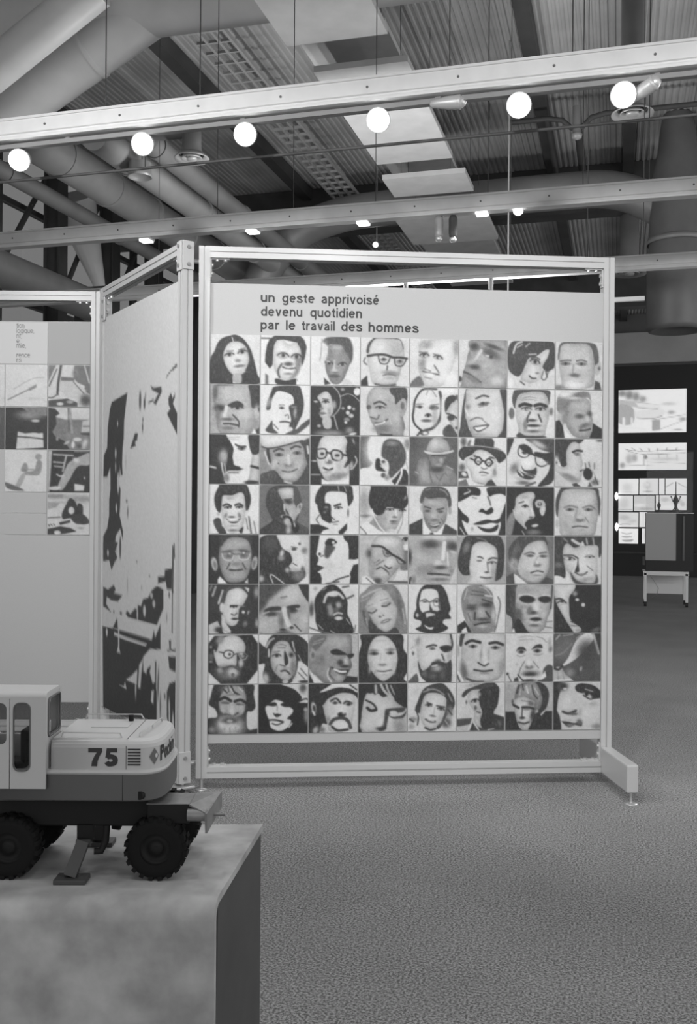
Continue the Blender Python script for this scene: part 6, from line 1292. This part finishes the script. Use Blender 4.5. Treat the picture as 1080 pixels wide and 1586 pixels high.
# undercarriage
MB().cbox((-0.30, -0.062, 0.088), (0.105, 0.066, 0.142), 0.004).lathe([(0.075, 0.138), (0.075, 0.149)], None, 28).build('chassis', M_mblack, exc)
def wheel(xw, yw):
    r0 = 0.0575
    q = Matrix.Translation((xw, yw, r0)) @ Matrix.Rotation(PI/2, 4, 'X')
    w_ = 0.021
    m6 = MB().lathe([(0.028, -w_), (0.040, -w_*1.02), (0.050, -w_*0.95), (0.0545, -w_*0.7), (0.0545, w_*0.7), (0.050, w_*0.95), (0.040, w_*1.02), (0.028, w_)], q, 40)
    for k in range(20):
        a = 2*PI*k/20
        for sd in (-1, 1):
            mm = q @ Matrix.Rotation(a + (PI/20 if sd > 0 else 0), 4, 'Z') @ Matrix.Translation((0.054, 0, sd*w_*0.5))
            m6.box((-0.004, -0.0042, -w_*0.48), (0.0035, 0.0042, w_*0.48), mm)
    ty = m6.build('tyre', M_rubber, exc)
    hb = MB().lathe([(0.0001, -0.012), (0.012, -0.014), (0.013, -0.010), (0.026, -0.008), (0.029, -0.018), (0.029, 0.018), (0.026, 0.008), (0.013, 0.010), (0.012, 0.014), (0.0001, 0.012)], q, 24).build('hub', M_mblack, ty)
for xw in (0.113, -0.157):
    for yw in (-0.075, 0.078):
        wheel(xw, yw)
    MB().tube([(xw, -0.055, 0.0575), (xw, 0.058, 0.0575)], 0.014, 14).build('axle', M_mblack, exc)
    MB().box((xw-0.018, -0.03, 0.06), (xw+0.018, 0.03, 0.09)).build('axle_mount', M_mblack, exc)
# outriggers
def outrigger(s_):
    y_ = -0.062*s_
    def Y(v): return v*s_
    g_ = MB()
    g_.box((-0.037, min(Y(-.068), Y(-.05)), 0.062), (-0.008, max(Y(-.068), Y(-.05)), 0.092))
    o_ = g_.build('outrigger_bracket', M_mblack, exc)
    a = Vector((-0.022, Y(-0.078), 0.066)); b = Vector((-0.040, Y(-0.100), 0.010))
    d_ = (b-a).normalized()
    xa = Vector((0, 1, 0)).cross(d_).normalized(); ya = d_.cross(xa)
    leg = MB().prism([(-0.011, -0.009), (0.011, -0.009), (0.011, 0.009), (-0.011, 0.009)], a, b, xa, ya).build('outrigger_leg', M_leg, exc)
    MB().tube([(-0.036, Y(-0.074), 0.062), (-0.010, Y(-0.074), 0.062)], 0.007, 12).build('pivot_pin', M_leg, leg)
    MB().cbox((-0.066, min(Y(-.118), Y(-.080)), 0.0), (-0.008, max(Y(-.118), Y(-.080)), 0.009), 0.0015).build('foot_plate', M_leg, leg)
    MB().tube([(0.016, Y(-0.060), 0.090), (0.015, Y(-0.064), 0.062), (0.008, Y(-0.068), 0.045), (-0.004, Y(-0.072), 0.046)], 0.0065, 10).build('hydraulic_ram', M_mblack, leg)
outrigger(1); outrigger(-1)
# rear step and towing plate
MB().cbox((0.095, -0.082, 0.100), (0.172, -0.014, 0.136), 0.002).build('rear_step', M_mblack, exc)
MB().box((0.094, -0.083, 0.136), (0.173, -0.013, 0.1372)).build('step_plate', M_hitch, exc)
MB().tube([(0.170, -0.085, 0.118), (0.205, -0.085, 0.118)], 0.011, 16).build('rear_roller', M_hitch, exc)
e_ = [Vector((0.2065, -0.098, 0.124)), Vector((0.221, 0.004, 0.137)), Vector((0.221, 0.004, 0.106)), Vector((0.2075, -0.096, 0.088))]
off_ = Vector((-0.004, 0, 0))
MB().add(e_+[v+off_ for v in e_], [(0,1,2,3),(7,6,5,4),(0,4,5,1),(1,5,6,2),(2,6,7,3),(3,7,4,0)]).add(
    [Vector((0.172, -0.082, 0.136)), Vector((0.172, -0.012, 0.136)), Vector((0.219, 0.002, 0.137)), Vector((0.2045, -0.096, 0.125)),
     Vector((0.172, -0.082, 0.133)), Vector((0.172, -0.012, 0.133)), Vector((0.219, 0.002, 0.134)), Vector((0.2045, -0.096, 0.122))],
    [(0,3,2,1),(4,5,6,7),(0,1,5,4),(1,2,6,5),(2,3,7,6),(3,0,4,7)]).build('towing_plate', M_hitch, exc)
MB().tube([(0.205, -0.05, 0.108), (0.234, -0.05, 0.108)], 0.003, 8).build('tow_pin', M_hitch, exc)
# boom stub running forward out of the picture
MB().prism([(-0.018, 0), (0.018, 0), (0.018, 0.05), (-0.018, 0.05)], (-0.20, 0.03, 0.16), (-0.42, 0.03, 0.34), (0,1,0), (0.3,0,0.95)).build('boom', M_cream, exc)
MB().prism([(-0.015, 0), (0.015, 0), (0.015, 0.04), (-0.015, 0.04)], (-0.40, 0.03, 0.36), (-0.58, 0.03, 0.16), (0,1,0), (0.5,0,0.8)).build('dipper_arm', M_cream, exc)
MB().prism([(0, 0), (0.05, 0.01), (0.06, 0.05), (0.01, 0.07), (-0.005, 0.06), (0.04, 0.045), (0.035, 0.02), (0, 0.012)], (-0.60, 0.0, 0.09), (-0.60, 0.06, 0.09), (1,0,0), (0,0,1)).build('bucket', M_hitch, exc)

# ------------------------------------------------------------------ backlit pictures on the far wall
LB = [
 (958, 603, 1064, 670, 'large backlit landscape with trees and pipes, topmost on the far wall', 60, 38,
  'b 94|e 5 8 6 7 0 45 3|e 16 12 6 10 0 42 3|e 26 16 5 10 0 48 3|e 36 22 5 7 0 55 3|q 70 2 0 22 30 28 60 36 62 44 20 40 0 40|q 90 2 25 30 60 36 62 44 30 40|p 62 2 0 34 20 40 24 60 20 80 0 76|p 88 2 26 50 60 46 70 54 60 64 30 66|l 55 2 28 66 50 68 64 62|l 60 1.5 28 42 58 46|l 92 4 8 66 8 98|l 92 3 20 66 20 90|l 90 3 0 86 40 92|q 58 2 50 72 62 70 62 94 50 96|l 60 1.5 48 72 98 60|e 74 34 10 4 0 78 4|e 78 54 5 4 0 62 3|e 95 70 5 4 0 55 3|l 66 1.5 60 94 98 72|e 88 94 6 2 0 60 2'),
 (958, 686, 1064, 728, 'backlit pergola picture, second from top on the far wall', 60, 30,
  'b 93|l 40 2 10 22 30 30 100 26|l 50 1.5 14 30 40 42 98 38|l 50 1.5 20 18 26 28|l 50 1.5 32 20 36 30|l 50 1.5 45 20 46 30|l 50 1.5 58 20 58 30|l 50 1.5 72 18 70 28|l 50 1.5 86 18 84 28|e 16 58 5 18 0 66 4|e 24 55 4 14 0 60 4|e 40 52 3 8 0 40 2|l 66 2 38 44 38 80|l 60 1.2 60 44 60 60|l 60 1.2 72 44 72 66|l 60 1.2 86 44 86 66|l 66 1.5 40 70 98 76|e 70 60 20 6 0 80 4|e 6 82 4 10 0 55 3|e 30 82 16 2 0 68 2'),
 (958, 741.5, 989.5, 766, 'pale backlit sketch at left in the third row of the far wall', 26, 20, 'b 92|e 45 55 24 26 0 80 10|e 50 85 30 4 0 76 4'),
 (990.5, 741, 1020, 766, 'backlit picture of a white shape, second in the third row', 26, 20, 'b 90|e 42 45 20 22 0 76 6|e 42 38 10 8 0 95 3|e 45 82 24 5 0 62 5'),
 (1021, 741, 1030, 766, 'narrow blank backlit strip in the third row', 10, 20, 'b 94'),
 (1031, 741, 1064, 766, 'backlit picture of a curved roof ridge, right end of the third row', 26, 20, 'b 93|l 60 5 4 52 26 36 36 28|l 60 5 60 28 76 42 96 54|e 80 70 12 4 0 80 4'),
 (958, 767.5, 981, 792, 'grainy backlit picture at left in the fourth row', 22, 20, 'b 86|e 40 50 30 34 0 76 10|l 55 4 4 92 60 88 96 92'),
 (982, 767.5, 1014.5, 792, 'greyish backlit picture, second in the fourth row', 26, 20, 'b 76|e 30 60 26 10 0 88 8|e 60 84 34 8 0 62 6|l 90 4 4 64 30 70'),
 (1016, 767, 1064, 790, 'backlit botanical picture behind the small ornaments', 34, 20, 'b 90|e 30 30 14 16 0 74 6|e 70 40 16 16 0 72 6|e 40 80 20 8 0 96 4|e 88 60 8 16 0 70 5|e 10 70 5 14 0 78 4'),
 (958, 793.5, 989.5, 816.5, 'backlit rocky picture at left in the fifth row', 26, 20, 'b 84|e 30 35 26 18 10 70 8|e 70 60 22 10 -10 74 6|l 55 5 6 86 30 78 60 82|e 60 92 36 5 0 92 4'),
 (990.5, 793, 1003, 816.5, 'narrow backlit strip beside the grey cabinet in the fifth row', 12, 20, 'b 90|l 78 6 50 0 50 100'),
 (958.5, 818.5, 989, 842, 'backlit picture of folded cloths, bottom left of the far wall', 26, 20, 'b 95|l 62 6 16 28 40 36 66 30|p 60 4 14 52 40 50 70 52 60 60 30 62|p 56 4 16 76 44 74 76 72 64 86 34 88'),
 (994.5, 818.5, 1003, 842, 'narrow backlit strip at the bottom beside the grey cabinet', 10, 20, 'b 90|e 50 50 20 30 0 82 5'),
]
Yw = WALL_Y-0.16
pA = at_y(951, 596, WALL_Y); pB = at_y(1075, 856, WALL_Y)
MB().box((pA.x, WALL_Y-0.14, pB.z), (pB.x+2.2, WALL_Y, pA.z+0.4)).build('black_display_wall', M_black, wall)
for k, (x0, y0, x1, y1, lab, nx_, ny_, spec) in enumerate(LB):
    a = at_y(x0, y1, Yw); b = at_y(x1, y0, Yw)
    z0, z1 = at_y((x0+x1)/2, y1, Yw).z, at_y((x0+x1)/2, y0, Yw).z
    g = thing('light_box', lab, 'light box', (a.x, Yw, z0), 0, 'backlit pictures on the far wall')
    w_, h_ = b.x-a.x, z1-z0
    MB().box((0, 0.004, 0), (w_, 0.02, h_)).build('case', M_black, g)
    P = Paint(nx_, ny_); P.run(spec)
    picture('lit_picture', w_-0.004, h_-0.004, P.tones(1.0), M_lit, g, 0.002, 0.002, 0.0, 0.003)
for k, (px, py) in enumerate(((955.3, 768.5), (955.6, 816))):
    p = at_y(px, py, WALL_Y-0.2)
    tag(MB().lathe([(0.0001, -0.1), (0.03, -0.06), (0.04, 0.0), (0.03, 0.06), (0.0001, 0.1)], Matrix.Translation(p), 12).build('wall_light', M_lens), ['small upper glowing wall lamp at the left edge of the lit pictures', 'small lower glowing wall lamp at the left edge of the lit pictures'][k], 'lamp', 'small wall lamps')
# dark counter below the lit pictures
a = at_y(951, 889, WALL_Y-0.5); 
g = thing('low_counter', 'dark low counter standing below the lit pictures', 'counter', (a.x+0.9, WALL_Y-0.35, 0))
MB().box((-1.0, -0.2, 0.0), (3.2, 0.2, 0.50)).build('counter_body', M_black, g)
MB().box((-1.03, -0.24, 0.50), (3.23, 0.2, 0.53)).build('counter_top', M_dark, g)
MB().box((-0.28, -0.215, 0.25), (0.08, -0.2, 0.44)).build('counter_door', M_wall, g)

# ------------------------------------------------------------------ trolley with cabinet and ornaments, far right
DT = 14.6
pt = at_d(1036, 800, DT)
M_trol = mat('white_trolley_metal', 0.85, 0.4)
M_cab = mat('grey_cabinet_front', 0.44, 0.7)
tro = thing('trolley_table', 'white metal trolley table on black castors, under the grey cabinet', 'table', (pt.x, pt.y, 0))
def lx(px): return at_y(px, 850, pt.y).x - pt.x
def lz(py): return at_y(1020, py, pt.y).z
x0, x1 = lx(997), lx(1068)
dpt = 0.5
zt = lz(885)
MB().box((x0, 0, zt-0.03), (x1, dpt, zt)).box((x0, 0, zt-0.06), (x1, 0.03, zt-0.03)).build('table_top', M_trol, tro)
for xx in (x0+0.012, x1-0.05):
    for yy in (0.0, dpt-0.04):
        lg = MB().box((xx, yy, 0.07), (xx+0.038, yy+0.038, zt-0.03)).build('leg', M_trol, tro)
        MB().tube([(xx+0.0, yy+0.019, 0.035), (xx+0.038, yy+0.019, 0.035)], 0.035, 16).build('castor', M_black, lg)
MB().box((x0+0.04, dpt-0.03, lz(923)), (x1-0.05, dpt-0.015, zt-0.07)).build('back_panel', M_trol, tro)
MB().tube([(x0+0.10, 0.03, zt-0.06), (x0+0.16, 0.0, zt-0.15), (x0+0.22, -0.02, zt-0.25), (x0+0.20, 0.05, zt-0.36), (x0+0.14, 0.15, 0.12)], 0.005, 6).build('hanging_cable', M_lampgrey, tro)
x0c, x1c = lx(1000.5), lx(1075)
ct = lz(794)
cabn = thing('display_cabinet', 'grey-fronted cabinet with dark base standing on the trolley', 'cabinet', (pt.x, pt.y+0.03, zt))
MB().box((x0c+0.004, 0.012, 0.005), (x1c, dpt-0.06, ct-zt-0.012)).build('cabinet_body', M_black, cabn)
MB().box((x0c, 0.0, lz(868)-zt), (lx(1047.5), 0.014, ct-zt-0.012)).build('front_panel', M_cab, cabn)
MB().box((lx(1058), 0.0, lz(868)-zt), (lx(1061), 0.012, ct-zt-0.05)).build('side_strip', M_wall, cabn)
MB().box((x0c-0.003, -0.004, ct-zt-0.012), (x1c+0.003, dpt-0.055, ct-zt)).build('cabinet_top', M_trol, cabn)
for k, (px, ytop, sc_) in enumerate(((1021, 765, 1.0), (1047, 745, 1.4))):
    g = thing('ornament', ['small dark finial-shaped ornament on the cabinet, the shorter one', 'taller spired ornament with side arms on the cabinet'][k], 'ornament', (at_y(px, 793, pt.y+0.15).x, pt.y+0.15, ct), 0, 'ornaments on the cabinet')
    H_ = lz(ytop)-ct
    MB().lathe([(0.0001, 0.0), (0.032*sc_, 0.0), (0.030*sc_, 0.012), (0.012*sc_, 0.03), (0.016*sc_, H_*0.25), (0.027*sc_, H_*0.36), (0.026*sc_, H_*0.44), (0.013*sc_, H_*0.52), (0.008, H_*0.6), (0.006, H_*0.98), (0.0001, H_)], None, 16).build('spire', M_dark, g)
    if k:
        for s_ in (-1, 1):
            MB().tube([(0, 0, H_*0.30), (s_*0.04, 0, H_*0.36), (s_*0.065, 0, H_*0.50)], 0.007, 8).build('arm', M_dark, g)
            MB().ball((s_*0.066, 0, H_*0.51), 0.012, 8, 6).build('knob', M_dark, g)
            MB().tube([(0, 0, H_*0.22), (s_*0.045, 0, H_*0.05), (s_*0.05, 0, 0.004)], 0.008, 8).build('leg', M_dark, g)
vg = thing('glass_case', 'faint clear glass case over the ornaments on the cabinet', 'display case', (pt.x, pt.y+0.03, ct))
xa, xb, H_ = lx(1002), lx(1074), lz(700)-ct
for q in (((xa, 0.01, 0.001), (xb, 0.016, H_)), ((xa, dpt-0.08, 0.001), (xb, dpt-0.074, H_)), ((xa, 0.016, 0.001), (xa+0.006, dpt-0.08, H_)), ((xb-0.006, 0.016, 0.001), (xb, dpt-0.08, H_)), ((xa, 0.01, H_), (xb, dpt-0.074, H_+0.006))):
    MB().box(*q).build('pane', M_clear, vg)
